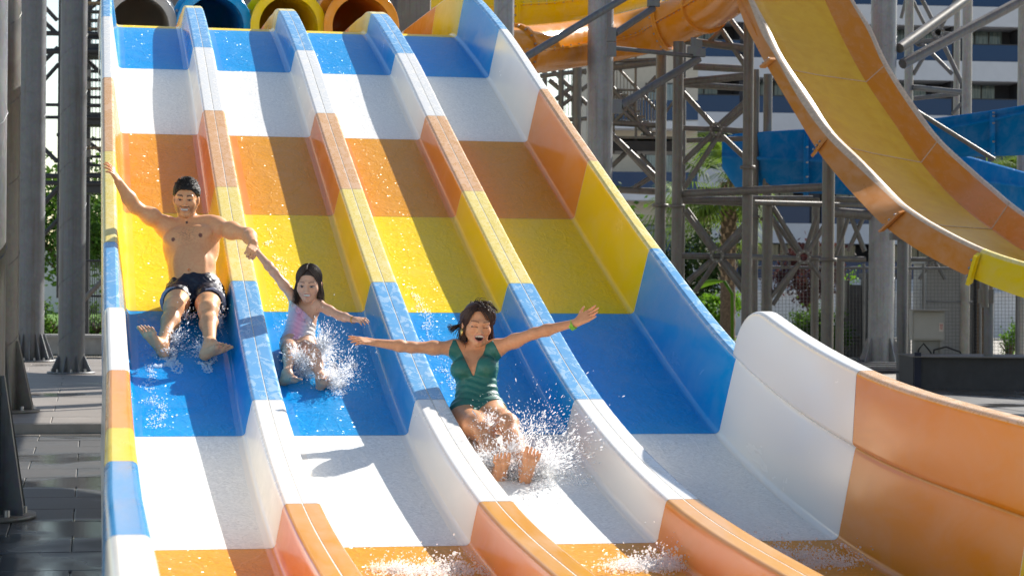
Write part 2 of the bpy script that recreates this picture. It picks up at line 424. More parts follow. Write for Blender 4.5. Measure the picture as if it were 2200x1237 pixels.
# ------------------------------------------------------------------ helpers for things set out along sight lines
def bars(root, lst, mat, name='brace', n=10):
    """lst of (x0, y0, d0, x1, y1, d1, radius)"""
    off = root.location
    for x0, y0, d0, x1, y1, d1, r in lst:
        MB().tube(P(x0, y0, d0)-off, P(x1, y1, d1)-off, r, n=n).build(name, mat, root)
def posts(root, lst, mat, name='post', z0=0.0):
    off = root.location
    for px, py, d, r, ytop, ybot in lst:
        b = P(px, py, d)
        zt = P(px, ytop, d).z; zb = max(z0, P(px, ybot, d).z) if ybot else z0
        MB().tube(Vector((b.x, b.y, zb))-off, Vector((b.x, b.y, zt))-off, r, n=16).build(name, mat, root)
        if zt-zb > 4: MB().lathe(Vector((b.x, b.y, (zt+zb)/2))-off, [(r, -.03), (r*1.5, -.03), (r*1.5, .03), (r, .03)], 14).build('pipe_flange', mat, root)
def node(root, px, py, d, r=.13):
    off = root.location; c = P(px, py, d)-off
    o = MB().ring(c, fwd, r, r*.55, .05, 20).build('node_ring', MGALVW, root)
    for i in range(8):
        a = i*math.pi/4; q = c - fwd*.035 + (r2*math.cos(a)+u2*math.sin(a))*r*.78
        MB().tube(q, q+fwd*.02, r*.09, n=6).build('bolt', MBOLT, o)

# stair tower in the gap left of the slide
MTREAD = mat_plain('weathered timber tread', (.28, .20, .12), .75); MDK = mat_plain('dark painted steel', (.045, .047, .052), .5, .3)
d = 43.0
st = empty('stair_tower', ground(200, 770, .09)); tag(st, 'dark steel stair tower seen in the gap left of the slide', 'stair tower')
posts(st, [(126, 600, d, .045, -60, 640), (262, 600, d, .07, -60, 760), (186, 600, d+1.6, .06, -60, 760)], MDK)
bars(st, [(92, 72, d, 262, 74, d, .05), (60, 111, d, 262, 109, d, .06), (60, 225, d, 262, 227, d, .035), (60, 252, d, 262, 253, d, .035), (60, 378, d, 262, 378, d, .05), (60, 393, d, 262, 394, d, .05),
          (88, 6, d, 123, 44, d, .045), (88, 40, d, 123, 74, d, .045), (86, 140, d, 125, 102, d, .045), (80, 190, d, 126, 138, d, .04), (86, 311, d, 124, 348, d, .045), (92, 440, d, 125, 404, d, .05),
          (80, 520, d, 126, 470, d, .04), (182, 30, d+1, 262, -40, d+1, .04), (182, 125, d+1, 225, 165, d+1, .05), (182, 300, d+1, 225, 330, d+1, .04)], MDK)
for k in range(3):
    for i in range(6):
        y = 8+k*146+i*18.5
        c = P(215, y, d+.6)-st.location
        MB().box(c, (.80, .26, .045), -YAW).build('tread', MTREAD if (i+k) % 3 == 0 else MDK, st)
    c = P(225, 112+k*146, d+.5)-st.location
    MB().box(c, (1.1, .9, .24), -YAW).build('landing', MDK, st)
for i in range(22):
    a = P(182+i*4.0, 8, d+.2)-st.location; b = P(182+i*4.0, 420, d+.2)-st.location
    if i % 2 == 0: MB().tube(a, b, .008, n=5).build('baluster', MDK, st)
for k, y in enumerate((158, 184, 306, 330)):
    MB().box(P(186, y, d-.2)-st.location, (.16, .12, .14), -YAW).build('clamp', MGALVW, st)
# railing below
rl = empty('railing', ground(200, 760, .09)); tag(rl, 'thin grey bar railing under the stair tower left of the slide', 'railing')
for y in (560, 636): bars(rl, [(182, y, 41, 300, y, 41, .02)], MDK, 'rail')
for i in range(24): bars(rl, [(184+i*4.8, 562, 41, 184+i*4.8, 700, 41, .009)], MDK, 'baluster', 5)
bars(rl, [(176, 648, 40.8, 232, 590, 40.8, .05)], MGALVW, 'brace')
# garden beyond
MWHITEW = mat_plain('white rendered wall', (.62, .63, .66), .8, vary=.06); MGRASS = mat_plain('mown grass', (.10, .20, .03), .9, vary=.4, scale=30, bump=.6)
MHEDGE = None
g0 = ground(150, 668, .1)
def strip(name, px0, px1, py, d, h, th, mat, label, cat, z0=0):
    a, b = P(px0, py, d), P(px1, py, d); c = (a+b)/2; L = (b-a).length
    root = empty(name, (c.x, c.y, z0)); tag(root, label, cat)
    MB().box((0, 0, h/2), (L, th, h), -YAW).build('body', mat, root)
    MB().box((0, -.0, h+.03), (L+.04, th+.12, .06), -YAW).build('coping', mat, root)
    return root
strip('garden_wall', 20, 330, 600, 62, 2.0, .25, MWHITEW, 'white garden wall behind the columns at the left', 'wall', .35)
strip('planter_kerb', 60, 330, 600, 44, .34, .5, mat_plain('pale concrete kerb', (.30, .29, .28), .8), 'low concrete planter edge behind the steel columns', 'planter', .05)
a, b = P(40, 600, 47), P(330, 600, 62)
lw = obj('lawn', [(P(20, 600, 45).x, P(20, 600, 45).y, .42), (P(330, 600, 45).x, P(330, 600, 45).y, .42), (P(330, 600, 62).x, P(330, 600, 62).y, .62), (P(20, 600, 62).x, P(20, 600, 62).y, .62)], [(0, 1, 2, 3)], MGRASS)
tag(lw, kind='structure')

# ------------------------------------------------------------------ plants
def mat_leaf(name, c, vary=.35, trans=.35, rough=.45):
    s = NT(name); at_ = s.n('ShaderNodeAttribute', attribute_name='tint')
    col = s.mix(at_.outputs['Fac'], mulc(c, 1-vary), mulc(c, 1+vary*1.4))
    s.set('Base Color', col).set('Roughness', .65).set('Specular IOR Level', .15)
    tr = s.n('ShaderNodeBsdfTranslucent'); s.l(s.mix(.5, col, (c[0]*2.2, c[1]*1.9, c[2]*.8)), tr.inputs[0])
    mx = s.n('ShaderNodeMixShader'); mx.inputs[0].default_value = trans
    s.l(s.b.outputs[0], mx.inputs[1]); s.l(tr.outputs[0], mx.inputs[2])
    s.l(mx.outputs[0], s.t.nodes['Material Output'].inputs[0])
    return s.m
MLEAF = mat_leaf('green leaves', (.055, .12, .02)); MLEAFY = mat_leaf('bright green leaves', (.10, .22, .02)); MPLUM = mat_leaf('purple leaves', (.05, .020, .026))
MPALM = mat_leaf('palm leaves', (.10, .17, .03)); MBARK = mat_plain('brown bark', (.12, .085, .055), .9, vary=.4, scale=14, bump=.6)
def leaves(name, pts, size, mat, parent, rng, flat=.0):
    n = len(pts); pts = np.asarray(pts)
    d = rng.normal(size=(n, 3)); d[:, 2] -= .3; d /= np.linalg.norm(d, axis=1)[:, None]
    e = np.cross(d, rng.normal(size=(n, 3))); e /= np.linalg.norm(e, axis=1)[:, None]
    sz = size*rng.uniform(.6, 1.35, (n, 1))
    v = np.stack([pts, pts+d*sz*.5+e*sz*.28, pts+d*sz, pts+d*sz*.5-e*sz*.28], 1).reshape(-1, 3)
    me = bpy.data.meshes.new(name); me.from_pydata(v.tolist(), [], np.arange(n*4).reshape(-1, 4).tolist()); me.materials.append(mat)
    at_ = me.attributes.new('tint', 'FLOAT', 'POINT'); at_.data.foreach_set('value', np.repeat(rng.uniform(0, 1, n), 4).astype(np.float32))
    return link(bpy.data.objects.new(name, me), parent)
def clumps(rng, n, k, rad, centre, spread):
    """n leaf points in k uneven clumps inside an ellipsoid"""
    cs = rng.normal(size=(k, 3)); cs /= np.linalg.norm(cs, axis=1)[:, None]; cs *= rng.uniform(.25, 1, (k, 1))**.6
    idx = rng.integers(0, k, n); p = cs[idx] + rng.normal(size=(n, 3))*spread*rng.uniform(.5, 1.3, (k, 1))[idx]
    return p*np.array(rad)+np.array(centre)
def bush(name, px, py, d, z0, rad, label, cat, n=2500, k=26, size=.12, mat=None, seed=1, trunk=0.0, spread=.22, group=None):
    rng = np.random.default_rng(seed); b = P(px, py, d)
    root = empty(name, (b.x, b.y, z0)); tag(root, label, cat, group)
    top = trunk+rad[2]
    tb = MB().path([(0, 0, 0), (.05, .02, top*.5), (0, 0, top*1.0)], [.05+rad[0]*.05, .04+rad[0]*.035, .02], 8)
    for i in range(9):
        a = rng.uniform(0, 6.28); z = trunk+rng.uniform(0, rad[2]*.5)
        tb.path([(0, 0, z*.7), (math.cos(a)*rad[0]*.35, math.sin(a)*rad[1]*.35, z+rad[2]*.2), (math.cos(a)*rad[0]*.75, math.sin(a)*rad[1]*.75, z+rad[2]*.6)], [.03, .02, .008], 6)
    tb.build('trunk', MBARK, root)
    leaves('crown', clumps(rng, n, k, rad, (0, 0, top), spread), size, mat or MLEAF, root, rng)
    return root
bush('garden_tree', 150, 600, 54, .5, (2.0, 1.4, 1.35), 'leafy green tree behind the white wall at the left', 'tree', 5200, 34, .16, MLEAF, 3, 1.3)
bush('garden_tree', 262, 600, 52, .5, (1.5, 1.2, 1.5), 'green tree showing between stair tower and slide', 'tree', 3600, 30, .16, MLEAF, 4, 1.0)
bush('low_hedge', 108, 600, 45.6, .3, (.5, .4, .38), 'dark low hedge beside the broad left column', 'hedge', 1200, 16, .08, MLEAF, 5)
bush('low_hedge', 200, 600, 45.6, .3, (.5, .4, .36), 'dark low hedge under the railing next to the slide', 'hedge', 1200, 16, .08, MLEAF, 6)
# ------------------------------------------------------------------ tube mouths behind the crest
MSTEELP = mat_plain('pale painted concrete', (.55, .54, .50), .8, vary=.1)
def bolts_on(root, c, axis, r, n, s=.018):
    d = Vector(axis).normalized(); x = d.orthogonal().normalized(); y = d.cross(x)
    for i in range(n):
        a = 2*math.pi*i/n; q = Vector(c)+(x*math.cos(a)+y*math.sin(a))*r
        MB().tube(q, q+d*.03, s, n=6).build('bolt', MBOLT, root)
MGREYW = mat_gloss('greyed white fibreglass', (.50, .47, .44), .1)
MT = {'grey': MGREYW, 'blue': MG['blue'], 'yellow': MG['yellow'], 'orange': MG['orange']}
for px, cname in ((300, 'grey'), (461, 'blue'), (620, 'yellow'), (777, 'orange')):
    c = P(px, 57, 28.2)
    root = empty('slide_tube', c); tag(root, '%s tube slide mouth opening above the lanes' % ('greyish white' if cname == 'grey' else cname), 'tube slide', 'tube slides feeding the lanes')
    ax = Vector((0, 1, .12)).normalized(); m = MT[cname]; ro, ri = .50, .385
    MB().lathe((0, 0, 0), [(ri, .0), (ro-.015, .0), (ro, .012), (ro, .06), (ri+.06, .075), (ri+.05, 3.2)], 44, ax).build('tube', m, root)
    MB().lathe((0, 0, 0), [(ri, 0), (ri, 3.2), (0.0, 3.2)], 44, ax).build('inner_lining', m, root)
    fl = MB().ring(ax*.75, ax, .55, ri+.03, .035, 40).build('flange', m, root)
    fl2 = MB().ring(ax*.80, ax, .55, ri+.03, .035, 40).build('flange', m, root)
    bolts_on(fl, ax*.73, -ax, .505, 16)
    for sx in (-1, 1): MB().box((sx*.28, .3, -1.2), (.07, .07, 1.7)).build('support_leg', MGALV, root)
tw = empty('start_tower', P(640, 100, 36)); tag(tw, 'pale start tower wall behind the tube mouths', 'tower'); tw.location.z = 0
for px, wd, top, m in ((395, 1.0, -60, MSTEELP), (560, 1.5, -60, MSTEELP), (700, .9, -60, MSTEELP)):
    q = P(px, 60, 34); MB().box(Vector((q.x, q.y, 3.6))-tw.location, (wd, .3, 7.2), -YAW).build('wall_panel', m, tw)
q = P(600, 15, 33.5); MB().box(q-tw.location, (4.6, .3, .35), -YAW).build('beam', MGALV, tw)
MB().box(P(890, 20, 33)-tw.location, (.5, .4, 3.4), -YAW).build('post', MGALVW, tw)

# ------------------------------------------------------------------ steel frame towers right of the slide
D = 40.0
ta = empty('steel_tower', ground(1520, 760)); tag(ta, 'braced steel tower with ring joints in front of the palm', 'tower', 'braced steel support towers')
posts(ta, [(1419, 400, D+1, .105, 95, 0), (1455, 400, D-.5, .10, 90, 0), (1606, 400, D-1, .095, -80, 0), (1622, 400, D+3, .07, 150, 0), (1466, 400, D+3, .06, 90, 0), (1648, 400, D+3, .09, 160, 0)], MGALVW)
bars(ta, [(1472, 88, D, 1606, 105, D, .075), (1489, 143, D+1, 1606, 149, D+1, .075), (1460, 178, D, 1606, 163, D, .075), (1460, 181, D+1.5, 1606, 190, D+1.5, .065),
          (1550, 65, D, 1604, 146, D, .05), (1570, 44, D+1, 1606, 90, D+1, .05), (1514, 100, D, 1550, 65, D, .05),
          (1468, 199, D, 1534, 272, D, .05), (1472, 206, D+.6, 1540, 276, D+.6, .05), (1604, 216, D, 1543, 270, D, .05), (1606, 228, D+.5, 1546, 280, D+.5, .05),
          (1533, 286, D, 1466, 350, D, .055), (1544, 290, D, 1470, 404, D, .05), (1545, 286, D, 1606, 345, D, .05), (1460, 275, D, 1606, 281, D, .05), (1475, 302, D+1, 1600, 298, D+1, .05),
          (1455, 417, D-.4, 1770, 402, D-2, .075), (1462, 431, D+.2, 1604, 429, D+.2, .07), (1455, 432, D+2, 1604, 438, D+2, .05),
          (1464, 550, D, 1606, 551, D, .055), (1460, 548, D+2, 1640, 552, D+2, .05),
          (1472, 455, D, 1532, 540, D, .055), (1475, 449, D+.6, 1540, 538, D+.6, .05), (1604, 478, D, 1546, 541, D, .055), (1606, 495, D+.6, 1552, 545, D+.6, .05),
          (1533, 557, D, 1478, 604, D, .055), (1540, 560, D+.5, 1492, 628, D+.5, .05), (1547, 557, D, 1604, 636, D, .055), (1552, 556, D+.6, 1606, 618, D+.6, .05)], MGALVW)
node(ta, 1538, 278, D-.1, .13); node(ta, 1540, 549, D-.1, .14)
tb = empty('steel_tower', ground(1730, 760)); tag(tb, 'braced steel tower with ring joints behind the green mesh fence bush', 'tower', 'braced steel support towers')
posts(tb, [(1650, 500, D, .09, 425, 0), (1752, 500, D+3, .075, 425, 0), (1779, 500, D-4, .105, 300, 0), (1806, 500, D+3, .08, 425, 0)], MGALVW)
bars(tb, [(1617, 427, D+.5, 1746, 427, D+.5, .06), (1620, 435, D-.5, 1858, 441, D+1, .05), (1779, 455, D, 1878, 463, D, .095), (1779, 428, D, 1860, 430, D, .06),
          (1550, 551, D+2, 1716, 555, D, .05), (1738, 555, D, 1860, 557, D, .05), (1660, 445, D, 1721, 543, D, .05), (1654, 462, D+.6, 1716, 546, D+.6, .045), (1772, 484, D, 1733, 545, D, .05), (1754, 464, D+.5, 1730, 540, D+.5, .045),
          (1721, 561, D, 1652, 642, D, .05), (1716, 566, D+.6, 1660, 655, D+.6, .045), (1734, 560, D, 1790, 625, D, .05), (1792, 560, D+1, 1822, 470, D+1, .04), (1822, 450, D+2, 1858, 540, D+2, .05),
          (1822, 540, D+2, 1858, 460, D+2, .045), (1660, 470, D+2, 1690, 545, D+2, .05)], MGALVW)
node(tb, 1727, 552, D-.1, .14); node(tb, 1688, 565, D+.5, .10)
D3 = 46.0
tc = empty('steel_tower', ground(2040, 740)); tag(tc, 'braced steel tower with crossing diagonals right of the orange chute', 'tower', 'braced steel support towers')
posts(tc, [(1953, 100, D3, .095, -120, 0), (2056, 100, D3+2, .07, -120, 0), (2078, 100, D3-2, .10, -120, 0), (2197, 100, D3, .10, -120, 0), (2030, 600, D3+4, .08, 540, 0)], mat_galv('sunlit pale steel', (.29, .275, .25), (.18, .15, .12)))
bars(tc, [(1932, 104, D3-6, 2076, 0, D3-4, .098), (1939, 138, D3-6, 2200, -1, D3-4, .098), (1976, -10, D3, 2012, 61, D3, .045), (2056, -4, D3, 2019, 63, D3, .045), (2022, 72, D3, 2070, 76, D3, .045), (2018, 78, D3, 2066, 178, D3, .05),
          (1980, 93, D3, 2046, 160, D3, .045), (2012, 76, D3, 1962, 161, D3, .045), (1962, 92, D3, 2070, 78, D3, .04), (1962, 188, D3, 2078, 200, D3-2, .06), (1962, 212, D3+1, 2058, 202, D3+1, .05), (1960, 0, D3+2, 1990, 60, D3+2, .04), (1946, 0, D3+3, 1936, 40, D3+3, .04),
          (2046, 245, D3+1, 2066, 222, D3+1, .04), (1970, 240, 36, 2136, 343, 36, .04)], MGALVW)
node(tc, 2016, 70, D3-.1, .14); node(tc, 1976, 89, D3+.1, .12); node(tc, 2005, 557, D3, .14)
bars(tc, [(1955, 557, D3, 2150, 559, D3, .045), (1985, 525, D3, 2002, 552, D3, .04), (2008, 562, D3, 2030, 600, D3, .04), (2030, 520, D3, 2008, 552, D3, .04), (2000, 562, D3, 1975, 600, D3, .04)], MGALVW)
# braces of the big column
br = empty('column_brace', P(1300, 100, 37)); tag(br, 'long thick diagonal steel pipe across the orange and yellow tubes', 'brace')
bars(br, [(1128, 124, 35.5, 1372, -22, 36.5, .062)], MGALV, 'pipe')
for i, (x0, y0, x1, y1, lab, rr) in enumerate(((1334, 226, 1502, 126, 'steel arm with clamp reaching from the big column to the orange tube', .07), (1322, 72, 1404, 18, 'short steel arm between big column and orange elbow', .06), (1322, 104, 1490, 121, 'thin level steel rod from the big column', .04))):
    r_ = empty('support_arm', P(x0, y0, 37)); tag(r_, lab, 'arm')
    bars(r_, [(x0, y0, 37, x1, y1, 37.6, rr)], MGALV, 'pipe')
    MB().box(P(x0-8, y0+3, 37)-r_.location, (.16, .12, .24), -YAW).build('bracket', MGALV, r_)
    MB().box(P(x1, y1-12, 37.6)-r_.location, (.22, .16, .14), -YAW).build('clamp', MGALV, r_)
    MB().box(P(x1, y1-26, 37.6)-r_.location, (.10, .1, .22), -YAW).build('bracket', MGALV, r_)
# walkway with stairs behind the column
wk = empty('walkway_stair', ground(1370, 740)); tag(wk, 'grey steel stair and walkway with bar railings behind the big column', 'stair')
dw = 43
bars(wk, [(1310, 146, dw, 1416, 134, dw, .07), (1310, 132, dw, 1416, 128, dw, .04), (1310, 264, dw, 1416, 270, dw, .06), (1310, 192, dw, 1408, 196, dw, .025), (1312, 130, dw, 1410, 235, dw, .03), (1314, 186, dw, 1398, 292, dw, .05), (1326, 228, dw, 1405, 300, dw, .05),
          (1306, 282, dw-1, 1412, 384, dw-1, .06), (1315, 290, dw-.6, 1414, 395, dw-.6, .05), (1345, 328, dw, 1300, 372, dw, .05), (1374, 332, dw, 1420, 384, dw, .05), (1330, 408, dw, 1416, 412, dw, .07), (1410, 165, dw, 1318, 265, dw, .045), (1416, 260, dw, 1450, 215, dw, .03), (1416, 370, dw, 1360, 405, dw, .05)], MGALVW)
MB().box(P(1375, 318, dw+.4)-wk.location, (1.35, 1.2, .20), -YAW).build('landing', MDK, wk)
MB().box(P(1375, 300, dw+.4)-wk.location, (1.4, 1.2, .05), -YAW).build('landing', MGALVW, wk)
for i in range(9): MB().box(P(1322+i*9, 196+i*11.5, dw+.4)-wk.location, (.30, .8, .03), -YAW).build('tread', MGALVW, wk)
for i in range(17): bars(wk, [(1318+i*6.2, 196+i*.2, dw, 1318+i*6.2, 262, dw, .011)], MGALVW, 'baluster', 5)
for i in range(12): bars(wk, [(1318+i*7.5, 136+i*7.8, dw+.9, 1318+i*7.5, 200+i*7.8, dw+.9, .010)], MGALVW, 'baluster', 5)
for x in (1318, 1366, 1412): bars(wk, [(x, 120, dw, x, 330, dw, .028)], MGALVW, 'post')
wk2 = empty('steel_tower', ground(1235, 740)); tag(wk2, 'slim steel stair tower just right of the slide\'s white wall panel', 'tower', 'braced steel support towers')
posts(wk2, [(1240, 200, 46, .11, 130, 0), (1170, 200, 47, .06, 130, 0), (1206, 200, 46, .06, 130, 0)], MGALVW)
bars(wk2, [(1160, 164, 46, 1260, 152, 46, .05), (1186, 150, 46, 1262, 225, 46, .05), (1194, 214, 46, 1230, 186, 46, .05), (1180, 172, 46.4, 1232, 216, 46.4, .06), (1210, 225, 46, 1270, 178, 46, .045), (1200, 258, 46, 1262, 255, 46, .05), (1236, 150, 46, 1260, 158, 46, .04)], MGALVW)
for i in range(8): bars(wk2, [(1200+i*7, 150, 46.5, 1200+i*7, 250, 46.5, .01)], MGALVW, 'baluster', 5)

# ------------------------------------------------------------------ yellow and orange tube slides overhead
def tube_slide(name, pts, r, mat, label, joints, n=28, depth_step=6, seam=True):
    c = np.array([tuple(p) for p in pts]); fine = []
    pp = [2*c[0]-c[1]] + list(c) + [2*c[-1]-c[-2]]
    for i in range(1, len(pp)-2):
        for k in range(depth_step):
            t = k/depth_step; a, b, c2, d2 = pp[i-1:i+3]
            fine.append(.5*((2*b)+(c2-a)*t+(2*a-5*b+4*c2-d2)*t*t+(3*b-a-3*c2+d2)*t**3))
    fine.append(pp[-2]); root = empty(name, Vector(fine[0])); tag(root, label, 'tube slide')
    f = [Vector(x)-root.location for x in fine]
    MB().path(f, r, n).build('tube', mat, root)
    for j in joints:
        ax = (f[min(j+1, len(f)-1)]-f[j-1]).normalized()
        fl = MB().ring(f[j]-ax*.022, ax, r*1.12, r*.9, .04, 32).build('flange', mat, root)
        MB().ring(f[j]+ax*.022, ax, r*1.12, r*.9, .04, 32).build('flange', mat, root)
        bolts_on(fl, f[j]-ax*.045, -ax, r*1.06, 18, .018)
    if seam:
        for side in (-1, 1):
            q = []
            for i, p in enumerate(f):
                ax = (f[min(i+1, len(f)-1)]-f[max(i-1, 0)]).normalized(); h = ax.cross(Vector((0, 0, 1))).normalized()
                q.append(p + h*side*r*1.0)
            b = MB()
            for i in range(len(q)-1):
                a0, a1 = q[i], q[i+1]; up = Vector((0, 0, 1)); h = (a1-a0).cross(up).normalized()*side
                h = -h if (q[i]-f[i]).dot(h) < 0 else h
                b.add([a0-up*.018-h*.02, a1-up*.018-h*.02, a1+up*.018-h*.02, a0+up*.018-h*.02, a0-up*.018+h*.045, a1-up*.018+h*.045, a1+up*.018+h*.045, a0+up*.018+h*.045],
                      [(4, 5, 6, 7), (7, 6, 2, 3), (0, 1, 5, 4)])
            lip = b.build('side_lip', mat, root)
            for i in range(2, len(q)-1):
                if (q[i]-f[i]).dot(Vector(fwd)) < 0.2: MB().tube(q[i]+Vector((0, 0, -.03)), q[i]+Vector((0, 0, .03)), .016, n=6).build('bolt', MBOLT, lip)
    return root
tube_slide('slide_tube', [P(560, 150, 40), P(820, 132, 37), P(980, 118, 36.4), P(1090, 112, 37), P(1200, 100, 38.6), P(1320, 82, 40), P(1410, 60, 40.2), P(1490, 30, 39.6), P(1560, -12, 38.2), P(1610, -70, 36.5)], .43, MG['orange'], 'big orange tube slide rising to the right behind the steel column', [19, 37, 44])
tube_slide('slide_tube', [P(660, 60, 44), P(850, 36, 41), P(1000, 22, 40), P(1090, 16, 40.2), P(1180, 8, 40.6), P(1290, -14, 41.4), P(1400, -40, 42)], .46, MG['yellow'], 'yellow tube slide above the orange tube at the top edge', [18, 30])

# ------------------------------------------------------------------ big open chute
MSAND = None
def mat_chute():
    s = NT('worn tan chute floor'); v = s.map((1, 1, 1))
    a = s.noise(v, 4, 5, .6, .6); b = s.voro(v, 110, 'Color')
    s.set('Base Color', s.ramp(a, [(.35, (.76, .37, .018)), (.6, (.82, .44, .03)), (.75, (.84, .47, .012))])).set('Roughness', .3)
    s.set('Specular IOR Level', .07).set('Normal', s.bump(s.noise(v, 16, 5, .62, .8), .3, .02))
    return s.m
MCHF = mat_chute(); MCHO = mat_gloss('orange chute gelcoat', (.66, .21, .004), .05, .2); MCHOUT = mat_gloss('outer orange chute gelcoat', (.58, .21, .025), .10, .35)
MRIM = mat_plain('worn pale chute rim', (.60, .44, .30), .4, vary=.2, scale=20)
# stations: (outer bottom) (rim outer) (rim inner) (floor right) (right rim inner) (right rim outer), photo pixels
ST = [((1560, -60), (1575, -70), (1590, -72), (1745, -60), (1795, -72), (1803, -74)),
      ((1597, 44), (1607, 0), (1620, 0), (1776, 10), (1826, 0), (1834, 0)),
      ((1624, 98), (1634, 68), (1651, 58), (1817, 98), (1865, 68), (1872, 61)),
      ((1648, 143), (1668, 126), (1685, 126), (1861, 177), (1899, 143), (1908, 138)),
      ((1702, 234), (1719, 217), (1743, 211), (1923, 268), (1957, 234), (1966, 226)),
      ((1756, 323), (1777, 295), (1790, 282), (1979, 350), (2013, 306), (2020, 298)),
      ((1804, 384), (1844, 360), (1855, 346), (2041, 420), (2089, 377), (2095, 368)),
      ((1845, 430), (1906, 418), (1926, 420), (2088, 462), (2130, 412), (2137, 404)),
      ((1905, 490), (1945, 452), (1958, 448), (2130, 493), (2165, 442), (2172, 434)),
      ((1985, 545), (2010, 494), (2022, 488), (2180, 528), (2205, 470), (2212, 462)),
      ((2090, 598), (2106, 542), (2116, 534), (2250, 566), (2268, 500), (2275, 492)),
      ((2200, 640), (2205, 574), (2215, 566), (2330, 592), (2345, 528), (2352, 520)),
      ((2330, 672), (2330, 604), (2340, 596), (2430, 612), (2440, 552), (2447, 546))]
NS = len(ST)
dep = [37.0 - 10.5*(i/(NS-1)) for i in range(NS)]
chute = empty('open_chute', P(1950, 430, 31)); tag(chute, 'large open orange chute with tan floor curving down at the right', 'water slide'); chute.location.z = 0
def chute_rows(i0, i1, m=5):
    rows = []
    for t in np.linspace(i0, i1, (i1-i0)*m+1):
        cols = []
        for c in range(6):
            xy = np.array([s[c] for s in ST], float); k = np.arange(NS)
            p0 = int(min(max(math.floor(t), 0), NS-2)); u = t-p0
            a, b, c2, d2 = xy[max(p0-1, 0)], xy[p0], xy[p0+1], xy[min(p0+2, NS-1)]
            q = .5*((2*b)+(c2-a)*u+(2*a-5*b+4*c2-d2)*u*u+(3*b-a-3*c2+d2)*u**3)
            dd = np.interp(t, k, dep) + (0, -.02, .04, 1.0, 1.22, 1.30)[c]
            cols.append(P(q[0], q[1], dd)-chute.location)
        ob, ro, ri, fr, rr, rro = cols
        # left floor edge lies below the near rim, hidden from the lens
        fl = ri + (fr-rr)*.50 + fwd*.16 + (rr-rro)*-.2
        mid = fl.lerp(fr, .5) + (fr-rr).normalized()*.03
        rows.append([ob + (ob-ro)*.0, ro, ro.lerp(ri, .5)+Vector((0, 0, .02)), ri, ri.lerp(fl, .5), fl, fl.lerp(mid, .6), mid, mid.lerp(fr, .6), fr, fr.lerp(rr, .06), rr, rr.lerp(rro, .5)+Vector((0, 0, .02)), rro, rro + (fr-rr)*1.1])
    return rows
CM = [0, 1, 1, 2, 2, 3, 3, 3, 3, 2, 2, 1, 1, 0]
for i0, i1, yl in ((0, 3, 0), (3, 5, 0), (5, 8, 0), (8, 10, 0), (10, 12, 1)):
    rows = chute_rows(i0, i1)
    v, f = loft(rows)
    o = obj('chute_section', v, f, [MG['yellow'] if yl else MCHOUT, MC['yellow'] if yl else MRIM, MCHO, MCHF], chute, True, CM*(len(rows)-1))
    # bolted flange at the lower end, outside of the near wall
    r0 = rows[-1]; r1 = rows[-2]; ax = (r0[1]-r1[1]).normalized(); out = (r0[1]-r0[3]).normalized(); a, b = r0[0], r0[1]
    q = [a-out*-.0+(a-b)*.12+out*.02, a+out*.12+(a-b)*.10, b+out*.12, b+out*.02]
    v = [p-ax*.035 for p in q] + [p+ax*.035 for p in q]
    fl = obj('flange', v, [(3, 2, 1, 0), (4, 5, 6, 7), (0, 1, 5, 4), (1, 2, 6, 5), (2, 3, 7, 6)], MG['yellow'] if (yl or i1 == 10) else MCHOUT, chute)
    for k in range(3):
        c = a.lerp(b, .15+.3*k)+out*.08-ax*.05; MB().tube(c, c-ax*.03, .02, n=6).build('bolt', MBOLT, fl)
    # pale joint line across floor and far wall
    jl = MB().path([p + (Vector((0, 0, 1))*.006) for p in r0[5:13]], .009, 5).build('joint_line', MRIM, chute)
# added tube, out of view above the chute, placed to shade most of its floor
rw = chute_rows(0, 12, 3)
up_ = [r[5].lerp(r[9], .66)+chute.location+SUN_TO*6.5 for r in rw[::3]]
tube_slide('slide_tube', up_, .60, MG['orange'], 'added orange tube out of view above the chute, shading its floor', [12, 36], seam=False)
cs_ = empty('chute_support', ground(1938, 812)); tag(cs_, 'grey steel post standing on the deck under the orange chute', 'post')
posts(cs_, [(1938, 700, 35.3, .092, 505, 0)], MGALV)
MB().box(P(1936, 508, 35.3)-cs_.location, (.34, .3, .12), -YAW).build('bracket', MGALV, cs_)
cs2 = empty('chute_support', ground(2122, 800)); tag(cs2, 'short scuffed steel post under the yellow end of the chute', 'post')
posts(cs2, [(2124, 700, 33.6, .075, 648, 0)], MGALV)
MB().box(P(2118, 636, 33.4)-cs2.location, (.2, .2, .22), -YAW).build('bracket', MGALVW, cs2)
MB().tube(P(2116, 600, 33.3)-cs2.location, P(2116, 660, 33.3)-cs2.location, .06, n=12).build('pin', MGALVW, cs2)

